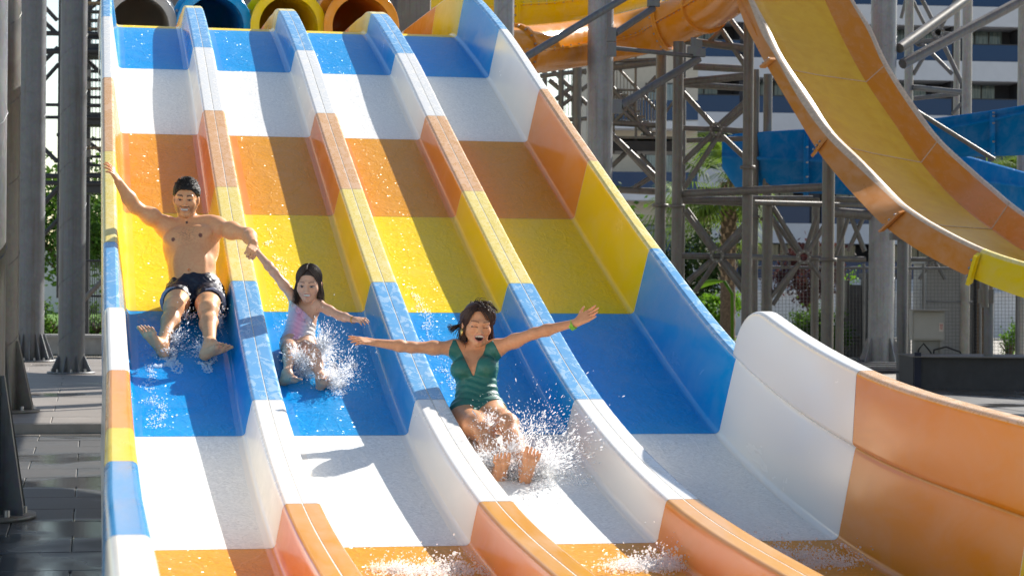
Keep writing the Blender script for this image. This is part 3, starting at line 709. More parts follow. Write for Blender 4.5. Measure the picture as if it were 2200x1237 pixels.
# ------------------------------------------------------------------ blue spiral slide
MBL = mat_gloss('deep blue gelcoat', (.002, .15, .43), .04, .7); MBL.node_tree.nodes['Principled BSDF'].inputs['Specular IOR Level'].default_value = .03
def blue_part(root, rows_px, dfun, ribs, m=4):
    """rows_px: (x, rim y, lip y, belly y, bottom y)"""
    xs = np.linspace(rows_px[0][0], rows_px[-1][0], (len(rows_px)-1)*m+1); R0 = np.array(rows_px, float); rows = []
    for x in xs:
        q = [np.interp(x, R0[:, 0], R0[:, k]) for k in range(1, 5)]; d = dfun(x)
        rows.append([P(x+6, q[0]+10, d+1.5)-root.location, P(x+3, q[0]+2, d+.15)-root.location, P(x, q[0], d)-root.location, P(x, q[0]+5, d-.05)-root.location, P(x, q[1]-3, d+.05)-root.location, P(x, q[1], d-.06)-root.location, P(x, q[1]+5, d-.06)-root.location, P(x, q[1]+8, d+.05)-root.location,
                     P(x, q[2], d+.14)-root.location, P(x, (q[2]+q[3])/2+6, d+.4)-root.location, P(x, q[3], d+1.0)-root.location, P(x, q[3]-4, d+1.9)-root.location])
    v, f = loft(rows); s = obj('trough', v, f, MBL, root, True)
    for x in ribs:
        q = [np.interp(x, R0[:, 0], R0[:, k]) for k in range(1, 5)]; d = dfun(x)
        pl = [P(x, q[0]+6, d-.06), P(x, q[1], d-.07), P(x, q[2], d+.06), P(x, (q[2]+q[3])/2+8, d+.33), P(x, q[3]+3, d+.9)]
        rb = MB().path([p-root.location for p in pl], .055, 8).build('flange', MBL, root)
        for k in range(8):
            t = k/7*(len(pl)-1.001); a = pl[int(t)].lerp(pl[int(t)+1], t-int(t))-root.location-fwd*.05
            MB().tube(a, a-fwd*.03+r2*.02, .018, n=6).build('bolt', MBOLT, rb)
bs = empty('spiral_slide', P(1800, 330, 44)); tag(bs, 'dark blue spiral trough slide passing behind the orange chute', 'water slide', 'blue trough slides'); bs.location.z = 0
blue_part(bs, [(1551, 296, 332, 350, 360), (1556, 291, 334, 372, 392), (1575, 288, 336, 385, 402), (1640, 283, 338, 392, 412), (1740, 277, 342, 396, 416), (1860, 285, 350, 402, 420), (1960, 300, 362, 410, 430), (2060, 330, 380, 425, 448), (2210, 372, 400, 445, 470), (2300, 390, 420, 460, 480), (2700, 440, 470, 510, 530)],
          lambda x: 42+2.2*((x-1800)/260)**2 if x < 1800 else 42+.6*((x-1800)/260)**2, [1732])
bs2 = empty('spiral_slide', P(2100, 290, 40)); tag(bs2, 'blue trough slide climbing to the right edge above the spiral', 'water slide', 'blue trough slides'); bs2.location.z = 0
blue_part(bs2, [(1960, 268, 290, 312, 325), (1990, 257, 285, 320, 334), (2040, 250, 272, 324, 338), (2120, 239, 258, 326, 336), (2200, 226, 240, 318, 334), (2300, 208, 225, 300, 330), (2700, 140, 160, 236, 262)], lambda x: 40-(x-1990)*.006, [2132])

# ------------------------------------------------------------------ hotel
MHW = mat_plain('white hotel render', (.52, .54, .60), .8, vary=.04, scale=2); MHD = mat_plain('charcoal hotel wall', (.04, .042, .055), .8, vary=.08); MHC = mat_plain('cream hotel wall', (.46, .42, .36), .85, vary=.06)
MFRAME = mat_plain('dark window frame', (.03, .03, .035), .4)
s = NT('blue balcony glass'); s.set('Base Color', (.010, .042, .12)).set('Roughness', .12).set('Specular IOR Level', .25); MBG = s.m
s = NT('dim window glass'); n_ = s.noise(s.map((14, 14, .6)), 1.2, 3); s.set('Base Color', s.ramp(n_, [(.35, (.05, .10, .13)), (.65, (.22, .27, .28))])).set('Roughness', .08); MWG = s.m
def hotel(px0, d, rz, nb, nst, ztop, storey, bay, label, wallm):
    c = P(px0, 606, d); root = empty('hotel_building', (c.x, c.y, 0), rz); tag(root, label, 'building', 'hotel wings behind the slides')
    W = nb*bay
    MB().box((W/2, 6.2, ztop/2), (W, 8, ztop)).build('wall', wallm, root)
    for k in range(nst+1):
        z = ztop-k*storey
        if z < 1: break
        MB().box((W/2, 1.0, z-.5), (W+.2, 2.4, 1.1)).build('balcony_slab', MHW, root)
        if k == nst or z-storey < 0: break
    for b in range(nb+1):
        MB().box((b*bay, 1.15, ztop/2), (.62, 1.9, ztop-.02)).build('fin', MHD, root)
    for k in range(1, nst+1):
        z = ztop-k*storey+.05
        if z < 1.5: break
        for b in range(nb):
            x = b*bay+.31; wd = bay-.62
            bl = MB().box((x+wd/2, .0, z+.48), (wd-.04, .03, .94)).build('balustrade', MBG, root)
            MB().box((x+wd/2, -.01, z+.97), (wd-.02, .06, .05)).build('rail', MFRAME, bl)
            ox = random.choice((.1, .5)); ww = wd*.72
            wn = MB().box((x+ox+ww/2, 2.17, z+1.05), (ww, .08, 2.05)).build('window', MFRAME, root)
            for q in range(3): MB().box((x+ox+ww*(q+.5)/3, 2.12, z+1.05), (ww/3-.09, .04, 1.9)).build('pane', MWG, wn)
            if random.random() < .6: MB().box((x+wd*.5, 1.2, z+2.06), (.35, .35, .10)).build('ceiling_lamp', MFRAME, root)
    return root
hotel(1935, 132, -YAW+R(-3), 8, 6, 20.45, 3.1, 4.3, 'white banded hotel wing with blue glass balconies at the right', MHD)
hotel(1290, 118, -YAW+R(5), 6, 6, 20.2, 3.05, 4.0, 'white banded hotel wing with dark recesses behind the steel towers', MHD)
hb = empty('hotel_building', P(1330, 606, 100), -YAW); hb.location.z = 0; tag(hb, 'cream hotel wall with window behind the walkway railing', 'building', 'hotel wings behind the slides')
MB().box((1.0, 3, 7.0), (5.2, 6, 14.0)).build('wall', MHC, hb)
for z in (3.6, 6.9, 10.2):
    wn = MB().box((2.0, -.02, z), (1.7, .1, 1.5)).build('window', MFRAME, hb)
    for q in range(2): MB().box((1.6+.8*q, -.08, z), (.74, .05, 1.36)).build('pane', MWG, wn)
    MB().box((1.0, -.7, z-1.3), (5.0, 1.5, .35)).build('balcony_slab', MHW, hb)
    MB().box((1.0, -1.4, z-.62), (5.0, .03, .9)).build('balustrade', MBG, hb)

# ------------------------------------------------------------------ palms, trees, hedges on the right
def palm(px, d, zb, ztrunk, rt, label, seed, nf=34, fr=1.25, rng_up=.9):
    rng = np.random.default_rng(seed); b = P(px, 606, d); root = empty('palm_tree', (b.x, b.y, zb)); tag(root, label, 'palm')
    tk = MB()
    prof_ = [(rt*(1.25 if i == 0 else 1+.10*(i % 2)), i*ztrunk/24) for i in range(25)]
    tk.lathe((0, 0, 0), prof_, 14).build('trunk', MBARK, root)
    bt = MB()
    for i in range(120):
        a = i*2.4; z = ztrunk*(.35+.65*i/120)
        p = Vector((math.cos(a)*rt, math.sin(a)*rt, z)); o_ = Vector((math.cos(a), math.sin(a), 0))
        t_ = Vector((-math.sin(a), math.cos(a), 0))
        bt.add([p-t_*.05, p+t_*.05, p+o_*.09+Vector((0, 0, .16))+t_*.02, p+o_*.09+Vector((0, 0, .16))-t_*.02], [(0, 1, 2, 3)])
    bt.build('leaf_stubs', mat_bark2, root)
    vs, fs, tint = [], [], []
    for i in range(nf):
        a = rng.uniform(0, 6.28); el = rng.uniform(-1.0, rng_up); L = fr*rng.uniform(.7, 1.1)
        dr = Vector((math.cos(a)*math.cos(el), math.sin(a)*math.cos(el), math.sin(el)))
        c = Vector((0, 0, ztrunk+.05)); e = c+dr*L
        side = dr.cross(Vector((0, 0, 1))).normalized(); nrm = side.cross(dr)
        def quad(p, q, wd, sd):
            o = len(vs); vs.extend([p-sd*wd, p+sd*wd, q+sd*wd*.25, q-sd*wd*.25]); fs.append((o, o+1, o+2, o+3)); tint.extend([tt]*4)
        tt = rng.uniform(0, 1) if el > -.5 else rng.uniform(0, .25)
        quad(c, e, .022, side)
        nl = 22; FL = fr*.72*rng.uniform(.8, 1.1)
        for j in range(nl):
            g = (j/(nl-1)-.5)*2*R(115)
            ld = (dr*math.cos(g)+side*math.sin(g)+nrm*.15*math.cos(g)).normalized()
            p1 = e+ld*FL*.6; p2 = p1+(ld+Vector((0, 0, -.75))).normalized()*FL*.45
            sd = ld.cross(nrm).normalized()
            quad(e, p1, .026, sd); quad(p1, p2, .022, sd)
    me = bpy.data.meshes.new('crown'); me.from_pydata([tuple(v) for v in vs], [], fs); me.materials.append(MPALM)
    t_ = me.attributes.new('tint', 'FLOAT', 'POINT'); t_.data.foreach_set('value', np.array(tint, np.float32))
    link(bpy.data.objects.new('crown', me), root)
    return root
MLEAFD = mat_leaf('dark leaves', (.022, .045, .012), .35, .12)
mat_bark2 = mat_plain('tan palm boots', (.26, .19, .12), .9, vary=.4, scale=20)
palm(1564, 58, 0, 4.35, .20, 'tall fan palm with ragged trunk behind the braced tower', 11, 46, 1.2, .95)
palm(2120, 78, 0, 5.7, .22, 'fan palm showing between the two blue troughs', 12, 34, 1.3)
palm(1512, 70, 0, 3.9, .2, 'dark fan palm left of the tall one', 13, 36, 1.5, .6)
bush('plum_tree', 1742, 606, 56, 0, (.85, .8, .85), 'purple leaved tree among the steel braces', 'tree', 3000, 30, .12, MPLUM, 21, 1.15, .2)
bush('green_shrub', 1545, 606, 60, 0, (.75, .6, .5), 'bright green round shrub beside the palm trunk', 'shrub', 2200, 20, .12, MLEAFY, 22, .35)
bush('green_shrub', 1838, 606, 54, 0, (.42, .4, .6), 'narrow bright green shrub between purple tree and dark column', 'shrub', 1500, 18, .10, MLEAFY, 23, .5)
bush('fence_bush', 1752, 606, 46.5, 0, (.72, .5, .62), 'dense dark green bush pressed against the mesh fence', 'bush', 5200, 30, .075, MLEAF, 24, .05)
bush('fence_bush', 1800, 606, 46, 0, (.40, .4, .36), 'lower dark bush at the fence foot behind the slim post', 'bush', 2400, 18, .075, MLEAF, 25, .0)
bush('flower_bed', 1572, 606, 47, 0, (.42, .3, .18), 'low green flower bed with purple blooms near the slide', 'flower bed', 1000, 14, .06, MLEAFY, 26, .05)
bush('flower_bed', 2170, 606, 47, 0, (.3, .3, .36), 'small bright shrub behind the mesh near the right edge', 'shrub', 1000, 12, .07, MLEAFY, 27, .1)
bush('dark_shrub', 1480, 606, 62, 0, (1.0, .7, 1.3), 'dark evergreen mass behind the left tower posts', 'shrub', 3600, 26, .15, MLEAFD, 28, .4)
# banana leaf
bn = empty('banana_plant', ground(1540, 735)); tag(bn, 'broad bright banana leaf hanging beside the tower', 'plant')
q0, q1 = P(1490, 620, 52)-bn.location, P(1556, 604, 51.5)-bn.location; rows = []
for i in range(13):
    t = i/12; c = q0.lerp(q1, t)+Vector((0, 0, .10*math.sin(t*3.1))); wd = .13*math.sin(math.pi*min(1, .08+t*.95))**.6
    rows.append([c+Vector((0, 0, wd*.2))+fwd*wd, c, c-Vector((0, 0, wd*.9))-fwd*wd*.4])
v, f = loft(rows); lf = obj('leaf', v, f, MLEAFY, bn, True)
MB().path([q1, q1+Vector((.2, 0, -.3)), Vector((q1.x+.22, q1.y, 0))], .04, 8).build('stem', MLEAFY, bn)
strip('garden_wall', 1380, 2260, 606, 66, 1.35, .3, MWHITEW, 'long low white garden wall beyond the right hand fence', 'wall')
strip('planter_edge', 1540, 1680, 606, 46, .32, .4, mat_plain('grey planter concrete', (.26, .25, .24), .8), 'low grey planter edge left of the white slide barrier', 'planter')

# ------------------------------------------------------------------ mesh fence and plant room gear
fe = empty('mesh_fence', ground(1900, 772)); tag(fe, 'grey welded mesh fence with thin square wires right of the slide', 'fence')
dfc = 44.0
MWIRE = mat_plain('grey fence wire', (.16, .16, .16), .5, .5)
bars(fe, [(1618, 574, dfc, 2260, 578, dfc, .03), (1618, 770, dfc, 2260, 772, dfc, .025), (1990, 648, dfc, 2090, 649, dfc, .02)], MWIRE, 'rail')
for px in (1640, 1856, 1984, 2106, 2186): bars(fe, [(px, 566, dfc, px, 776, dfc, .03)], MWIRE, 'post')
wm = MB()
x = 1620
while x < 2250:
    wm.tube(P(x, 576, dfc)-fe.location, P(x, 770, dfc)-fe.location, .0045, n=4, cap=False); x += 7.6
y = 584
while y < 770:
    wm.tube(P(1620, y, dfc)-fe.location, P(2250, y+1, dfc)-fe.location, .0045, n=4, cap=False); y += 7.6
wo = wm.build('wire_mesh', MWIRE, fe); wo['kind'] = 'stuff'
MGREY = mat_plain('grey painted panel', (.30, .30, .29), .6, vary=.08); MDPAN = mat_plain('dark louvre panel', (.02, .02, .024), .5)
def boxthing(name, px0, px1, py0, py1, d, th, mat, label, cat, z0=None):
    a, b = P(px0, py1, d), P(px1, py0, d); c = (a+b)/2
    base = (c.x, c.y, (z0 if z0 is not None else a.z)); root = empty(name, base, -YAW); tag(root, label, cat)
    zb = a.z if z0 is None else z0
    MB().box((0, th/2, (b.z-zb)/2), ((px1-px0)/FPX*d, th, b.z-zb)).build('body', mat, root)
    return root, (px1-px0)/FPX*d, b.z-zb
r_, w_, h_ = boxthing('equipment_shed', 1990, 2090, 566, 770, 46.5, 1.5, MGREY, 'tall grey panel shed behind the mesh fence', 'shed', 0)
MB().box((w_*.28, -.02, h_/2), (.03, .03, h_-.1)).build('joint_strip', MWIRE, r_)
MB().box((0, .6, h_+.03), (w_+.16, 1.8, .08)).build('roof', MGREY, r_)
r_, w_, h_ = boxthing('louvre_cabinet', 1862, 1922, 598, 768, 46, .8, MDPAN, 'dark louvred cabinet behind the mesh fence', 'cabinet', 0)
for i in range(14): MB().box((0, -.02, .15+i*h_/15), (w_-.06, .05, .05), 0, .5).build('slat', MDPAN, r_)
MB().box((0, .3, h_+.06), (w_+.1, 1.0, .1)).build('roof', MDK, r_)
r_, w_, h_ = boxthing('equipment_shed', 2096, 2122, 590, 770, 46.2, 1.0, MDPAN, 'narrow dark brown cabinet next to the grey shed', 'shed', 0)
MB().box((0, -.02, h_*.5), (w_*.8, .03, h_*.9)).build('door', mat_plain('brown door', (.10, .06, .03), .6), r_)
r_, w_, h_ = boxthing('pump_unit', 1812, 1862, 612, 690, 47, .5, mat_plain('mid grey pump', (.13, .13, .13), .5, .3), 'grey pump unit with pipes behind the mesh fence', 'pump', 0)
MB().tube((-.2, -.1, h_*.55), (-.2, -.1, h_+.1), .06).build('pipe', MGALVW, r_); MB().tube((-.3, -.15, h_*.3), (.4, -.15, h_*.3), .06).build('pipe', MGALVW, r_)
# electrical cabinet on legs
d = 34.5
ec, w_, h_ = boxthing('electrical_cabinet', 1960, 2030, 668, 731, d, .28, mat_plain('pale grey enclosure', (.36, .36, .34), .5, vary=.05), 'pale grey electrical cabinet with a small label on a stand', 'cabinet')
ec.location.z = P(1995, 731, d).z
MB().box((0, -.012, h_/2), (w_-.05, .02, h_-.05)).build('door', mat_plain('pale grey door', (.39, .39, .37), .45, vary=.04), ec)
stk = MB().box((w_*.38, -.028, h_*.45), (.07, .006, .14)).build('sticker', mat_plain('white sticker', (.6, .55, .52), .6), ec)
for i in range(4): MB().box((w_*.38, -.033, h_*.45+.04-.022*i), (.05-.01*(i % 2), .004, .010)).build('print_line', mat_plain('red print', (.4, .06, .05), .6), stk)
MB().box((0, -.02, h_+.012), (w_+.05, .36, .02)).build('roof', MGREY, ec)
for sx in (-1, 1): MB().box((sx*w_*.42, .08, -.2), (.05, .05, .44)).build('leg', MGREY, ec)
MB().box((0, .1, -.2), (w_*.95, .02, .40)).build('back_panel', MGREY, ec)
for k, (x0, x1, zz) in enumerate(((-.2, .02, -.05), (.05, .5, -.1))):
    MB().path([(x0, -.05, -.42), (x0+.03, -.06, -.15), ((x0+x1)/2, -.06, zz), (x1, -.06, -.18), (x1+.12, -.05, -.42)], .014, 6).build('cable', MDPAN, ec)
pb, w_, h_ = boxthing('concrete_plinth', 1962, 2330, 770, 828, 33.2, 1.2, mat_plain('dark blue grey plinth', (.05, .052, .06), .6, bump=.2), 'low dark concrete plinth carrying cabinet and post', 'plinth', 0)
MB().box((0, .55, h_+.008), (w_+.05, 1.35, .016)).build('coping', mat_plain('grey plinth top', (.17, .165, .16), .7), pb)
MB().box((-w_/2+.06, -.03, h_*.55), (.10, .05, h_*1.2)).build('end_post', mat_plain('navy end post', (.012, .016, .04), .5), pb)
gr = empty('floor_grating', ground(1900, 778)); tag(gr, 'grey slatted drain grating on the deck behind the barrier', 'grating')
for i in range(7): bars(gr, [(1840, 770+i*4.5, 41-i*1.0, 1952, 771+i*4.5, 41-i*1.0, .02)], MGALV, 'slat', 6)

strip('garden_wall', 330, 1380, 606, 68, 1.4, .3, MWHITEW, 'white garden wall far behind the slide', 'wall')
for i, px in enumerate((360, 520, 690, 860, 1020, 1190)):
    bush('garden_tree', px, 606, 76+3*(i % 2), 0, (2.6, 1.6, 1.9), 'green garden tree hidden far behind the slide', 'tree', 1700, 26, .30, MLEAF, 60+i, 1.6, group='garden trees behind the slide')
# ------------------------------------------------------------------ people: one continuous skin surface each, grown from a distance field
def nv(v): return np.array(tuple(v), float)
def unit(v):
    v = np.asarray(v, float); return v/max(1e-9, np.linalg.norm(v))
class Field:
    def __init__(s, lo, hi, h):
        s.lo = np.array(lo, float); s.h = h; s.n = np.ceil((np.array(hi)-s.lo)/h).astype(int)+1
        s.D = np.full(s.n, 9.0, np.float32)
    def win(s, lo, hi):
        a = np.maximum(0, np.floor((np.array(lo)-s.lo)/s.h).astype(int)); b = np.minimum(s.n, np.ceil((np.array(hi)-s.lo)/s.h).astype(int)+1)
        if (b <= a).any(): return None, None
        g = [s.lo[i]+s.h*np.arange(a[i], b[i]) for i in range(3)]
        return tuple(slice(x, y) for x, y in zip(a, b)), (g[0][:, None, None], g[1][None, :, None], g[2][None, None, :])
    def put(s, lo, hi, fn, k, sub=False):
        m = k+.02 if not sub else k+.01
        w, g = s.win(np.array(lo)-m, np.array(hi)+m)
        if w is None: return
        d = fn(*g).astype(np.float32); D = s.D[w]
        if sub:
            d = -d; h = np.clip(.5-.5*(D-d)/k, 0, 1); s.D[w] = D*(1-h)+d*h+k*h*(1-h)
        else:
            h = np.clip(.5+.5*(D-d)/k, 0, 1); s.D[w] = D*(1-h)+d*h-k*h*(1-h)
    def cone(s, a, b, ra, rb, k=.02, sub=False):
        a, b = nv(a), nv(b); ab = b-a; L2 = max(1e-9, ab@ab); r = max(ra, rb)
        def fn(x, y, z):
            px, py, pz = x-a[0], y-a[1], z-a[2]
            t = np.clip((px*ab[0]+py*ab[1]+pz*ab[2])/L2, 0, 1)
            return np.sqrt((px-ab[0]*t)**2+(py-ab[1]*t)**2+(pz-ab[2]*t)**2)-(ra+(rb-ra)*t)
        s.put(np.minimum(a, b)-r, np.maximum(a, b)+r, fn, k, sub); return s
    def ell(s, c, r, M=None, k=.02, sub=False):
        c = nv(c); r = np.array(r, float); M = np.eye(3) if M is None else np.asarray(M); R_ = r.max()   # M rows: local axes
        def fn(x, y, z):
            px, py, pz = x-c[0], y-c[1], z-c[2]
            q = [(M[i][0]*px+M[i][1]*py+M[i][2]*pz) for i in range(3)]
            k0 = np.sqrt((q[0]/r[0])**2+(q[1]/r[1])**2+(q[2]/r[2])**2); k1 = np.sqrt((q[0]/r[0]**2)**2+(q[1]/r[1]**2)**2+(q[2]/r[2]**2)**2)
            return k0*(k0-1)/np.maximum(k1, 1e-6)
        s.put(c-R_, c+R_, fn, k, sub); return s
    def grid(s):
        return (s.lo[0]+s.h*np.arange(s.n[0])[:, None, None], s.lo[1]+s.h*np.arange(s.n[1])[None, :, None], s.lo[2]+s.h*np.arange(s.n[2])[None, None, :])
    def mesh(s, smooth=2):
        D = s.D; I = D < 0; n = s.n
        c = np.zeros(n-1, np.int8)
        for i in (0, 1):
            for j in (0, 1):
                for k in (0, 1): c += I[i:n[0]-1+i, j:n[1]-1+j, k:n[2]-1+k]
        act = (c > 0) & (c < 8); idx = np.argwhere(act); ids = np.full(n-1, -1, np.int32); ids[act] = np.arange(len(idx))
        acc = np.zeros((len(idx), 3)); cnt = np.zeros(len(idx))
        cor = [(i, j, k) for i in (0, 1) for j in (0, 1) for k in (0, 1)]
        val = {q: D[idx[:, 0]+q[0], idx[:, 1]+q[1], idx[:, 2]+q[2]].astype(float) for q in cor}
        for q in cor:
            for ax in range(3):
                if q[ax]: continue
                q2 = tuple(1 if t == ax else q[t] for t in range(3)); a, b = val[q], val[q2]; m = (a < 0) != (b < 0)
                t = np.where(m, a/np.where(m, a-b, 1), 0); p = np.tile(np.array(q, float), (len(idx), 1)); p[:, ax] += t
                acc += p*m[:, None]; cnt += m
        V = (idx+acc/np.maximum(cnt, 1)[:, None])*s.h+s.lo
        F = []
        for ax in range(3):
            u, w = (ax+1) % 3, (ax+2) % 3
            sl0 = [slice(1, -1)]*3; sl0[ax] = slice(0, -1); sl1 = list(sl0); sl1[ax] = slice(1, None)
            a = I[tuple(sl0)]; b = I[tuple(sl1)]; e = np.argwhere(a != b)
            if not len(e): continue
            fl = a[tuple(e.T)]; base = e.copy(); base[:, u] += 1; base[:, w] += 1
            def cell(du, dw):
                q = base.copy(); q[:, u] -= du; q[:, w] -= dw; return ids[q[:, 0], q[:, 1], q[:, 2]]
            q = np.stack([cell(1, 1), cell(0, 1), cell(0, 0), cell(1, 0)], 1)
            q[~fl] = q[~fl][:, ::-1]; F.append(q)
        F = np.concatenate(F) if F else np.zeros((0, 4), int); F = F[(F >= 0).all(1)]
        for _ in range(smooth):
            acc = np.zeros_like(V); cnt = np.zeros(len(V))
            for i in range(4):
                a, b = F[:, i], F[:, (i+1) % 4]
                for t in range(3): acc[:, t] += np.bincount(a, V[b, t], len(V))+np.bincount(b, V[a, t], len(V))
                cnt += np.bincount(a, None, len(V))+np.bincount(b, None, len(V))
            V = V*.5+.5*acc/np.maximum(cnt, 1)[:, None]
        return V, F
def vmesh(name, V, F, mat, parent, col=None, off=None):
    if off is not None: V = V-np.array(tuple(off))
    me = bpy.data.meshes.new(name); me.vertices.add(len(V)); me.vertices.foreach_set('co', V.astype(np.float32).ravel())
    me.loops.add(len(F)*4); me.loops.foreach_set('vertex_index', F.astype(np.int32).ravel())
    me.polygons.add(len(F)); me.polygons.foreach_set('loop_start', np.arange(0, len(F)*4, 4, dtype=np.int32))
    me.update(calc_edges=True); me.polygons.foreach_set('use_smooth', np.ones(len(F), bool)); me.materials.append(mat)
    if col is not None:
        a = me.color_attributes.new('col', 'FLOAT_COLOR', 'POINT'); a.data.foreach_set('color', np.concatenate([col, np.ones((len(V), 1))], 1).astype(np.float32).ravel())
    me.validate(); return link(bpy.data.objects.new(name, me), parent)
def wob(p, f, seed=0.0):
    x, y, z = p[..., 0]*f, p[..., 1]*f, p[..., 2]*f
    return (np.sin(x*1.7+2.1*np.sin(y*1.3+seed)+seed)+np.sin(y*1.9+1.7*np.sin(z*1.1+seed*2))+np.sin(z*2.3+1.9*np.sin(x*1.2+seed*3)))/3
def mat_skin(name, rough=.42, sss=.12):
    s = NT(name); a = s.n('ShaderNodeAttribute', attribute_name='col')
    n = s.noise(s.map(), 60, 3); s.set('Base Color', s.mix(.16, a.outputs['Color'], s.ramp(n, [(.35, (.25, .25, .25)), (.65, (.75, .75, .75))]), 'OVERLAY'))
    s.set('Roughness', rough).set('Subsurface Weight', sss); s.b.inputs['Subsurface Radius'].default_value = (.012, .005, .003); s.b.inputs['Subsurface Scale'].default_value = 1.0
    s.set('Specular IOR Level', .32)
    return s.m
def mat_cloth(name, rough=.5, coat=.06):
    s = NT(name); a = s.n('ShaderNodeAttribute', attribute_name='col'); s.set('Base Color', a.outputs['Color']).set('Roughness', rough).set('Coat Weight', coat).set('Coat Roughness', .2)
    s.set('Normal', s.bump(s.noise(s.map((1, 1, 2.2)), 26, 4, .6, .6), .35, .01)); return s.m
MSKIN = mat_skin('wet skin'); MCLOTH = mat_cloth('swim fabric')
s = NT('dark hair'); at_ = s.n('ShaderNodeAttribute', attribute_name='col'); s.set('Base Color', at_.outputs['Color']).set('Roughness', .45).set('Specular IOR Level', .4); MHAIR = s.m

def frame(up, fw):
    u = unit(up); f = unit(nv(fw)-u*(nv(fw)@u)); r = np.cross(f, u)*-1   # r points to the picture's right when f faces the lens
    return np.stack([r, f, u])
CAMF = nv(fwd); CAMR = nv(r2); CAMU = nv(u2)
def head_frame(yaw, pitch, roll):
    f = -CAMF; r = CAMR; u = np.array([0, 0, 1.0]); f = unit(f-u*(f@u)); r = unit(np.cross(u, f))
    f2 = f*math.cos(yaw)+r*math.sin(yaw); rr = unit(np.cross(u, f2)); f3 = f2*math.cos(pitch)-u*math.sin(pitch); u3 = np.cross(f3, rr)
    r4 = rr*math.cos(roll)-u3*math.sin(roll); u4 = u3*math.cos(roll)+rr*math.sin(roll)
    return np.stack([r4, f3, u4])
def hand(F, w, knuck, n, tips_curl, sc=1.0, thumb=1, spread=.10, tdir=.55):
    """w wrist, knuck centre of the knuckle row, n direction out of the back of the hand, thumb +1/-1 side"""
    w, k, n = nv(w), nv(knuck), unit(n); d = unit(k-w); n = unit(n-d*(n@d)); sd = np.cross(d, n)*thumb
    pl = np.linalg.norm(k-w); fr = .0082*sc; out = []
    for i, (o, L) in enumerate(((.030, .068), (.010, .076), (-.010, .070), (-.029, .055))):
        b = k+sd*o*sc-d*abs(i-1.2)*.004*sc
        F.cone(w+sd*o*.45*sc, b, .015*sc, .0115*sc, .010)
        a = tips_curl[i] if isinstance(tips_curl, (list, tuple)) else tips_curl
        dd = unit(d+sd*spread*(1.4-i)/1.5); p = b; ang = 0
        for L_, r0, r1, fa in ((.46, 1.12, 1.0, .55), (.30, 1.0, .92, 1.0), (.24, .92, .72, .8)):
            ang += a*fa; q = p+(dd*math.cos(ang)-n*math.sin(ang))*L*L_*sc; F.cone(p, q, fr*r0, fr*r1, .004); p = q
        out.append(p)
    b = w+d*pl*.35+sd*.026*sc; td = unit(d*tdir+sd*.75-n*.25); p = b+td*.036*sc; F.cone(w+d*pl*.2+sd*.012*sc, b, .016*sc, .0125*sc, .010).cone(b, p, .0125*sc, .0095*sc, .006)
    td2 = unit(td+d*.5); F.cone(p, p+td2*.028*sc, .0095*sc, .007*sc, .004)
    return out
def foot(F, ankle, heel, toe, up, sc=1.0, inner=1):
    a, h, t = nv(ankle), nv(heel), nv(toe); d = unit(t-h); u = unit(nv(up)-d*(nv(up)@d)); sd = np.cross(d, u)*inner; L = np.linalg.norm(t-h); ball = h+d*L*.70
    F.cone(a, h+u*.005, .036*sc, .030*sc, .03).cone(a-u*.01, ball+u*.012*sc+sd*.012*sc, .036*sc, .024*sc, .03).cone(h, ball+sd*.022*sc-u*.002, .028*sc, .020*sc, .02).cone(h, ball-sd*.022*sc-u*.004, .027*sc, .018*sc, .02)
    for i, (o, l, r) in enumerate(((.037, .33, .0118), (.013, .36, .0082), (-.008, .33, .0076), (-.027, .29, .0072), (-.044, .23, .0068))):
        b = ball+sd*o*sc; F.cone(b, b+d*L*l*.62+u*.004, r*1.1*sc, r*.95*sc, .006).cone(b+d*L*l*.62+u*.004, b+d*L*l, r*.95*sc, r*.95*sc, .003)
def head(F, c, M, sc, kind, mouth):
    """M rows right, forward, up; returns local-coordinate function"""
    c = nv(c); L = lambda x, y, z: c+sc*(M[0]*x+M[1]*y+M[2]*z)
    e = lambda p, r, k=.02, sub=False: F.ell(L(*p), np.array(r)*sc, M, k, sub)
    cn = lambda a, b, ra, rb, k=.02, sub=False: F.cone(L(*a), L(*b), ra*sc, rb*sc, k, sub)
    fem = kind != 'man'; kid = kind == 'girl'
    e((0, -.02, .028), (.076, .097, .090), .02); e((0, .032, -.018), (.061 if not kid else .063, .060, .082 if not kid else .074), .03)
    jw = .054 if not fem else .047
    for s_ in (-1, 1):
        cn((s_*jw, -.002, -.045), (s_*.014, .064, -.094 if not kid else -.086), .021, .019, .03)
        e((s_*.043, .056, -.028), (.024, .022, .020), .025)
        if not kid: e((s_*.080, -.012, -.008), (.010, .021, .032), .008)
        else: e((s_*.079, -.010, -.006), (.010, .019, .028), .008)
        cn((s_*.010, .086, .022), (s_*.044, .074, .022), .010, .009, .018)
        e((s_*.032, .100, .001), (.019, .017, .012), .012, True)
        e((s_*.032, .078, -.001), (.0145, .0135, .0105), .004)
    e((0, .070, -.096 if not kid else -.088), (.019, .017, .016), .02)
    ny = .114 if kind == 'man' else .107
    cn((0, .088, .012), (0, ny-.004, -.030), .0085, .0105, .010); e((0, ny-.002, -.036), (.0115, .011, .010), .006)
    for s_ in (-1, 1): e((s_*.013, .098, -.040), (.0085, .011, .008), .005)
    mz, mw, mh = mouth
    cn((-mw, .083, mz+.002), (0, .097, mz+mh+.005), .0062, .0072, .007); cn((mw, .083, mz+.002), (0, .097, mz+mh+.005), .0062, .0072, .007)
    cn((-mw, .083, mz-.002), (0, .093, mz-mh-.006), .006, .008, .007); cn((mw, .083, mz-.002), (0, .093, mz-mh-.006), .006, .008, .007)
    e((0, .098, mz), (mw*.95, .022, max(mh, .004)), .004, True)
    return lambda V: ((V-c)@M.T)/sc
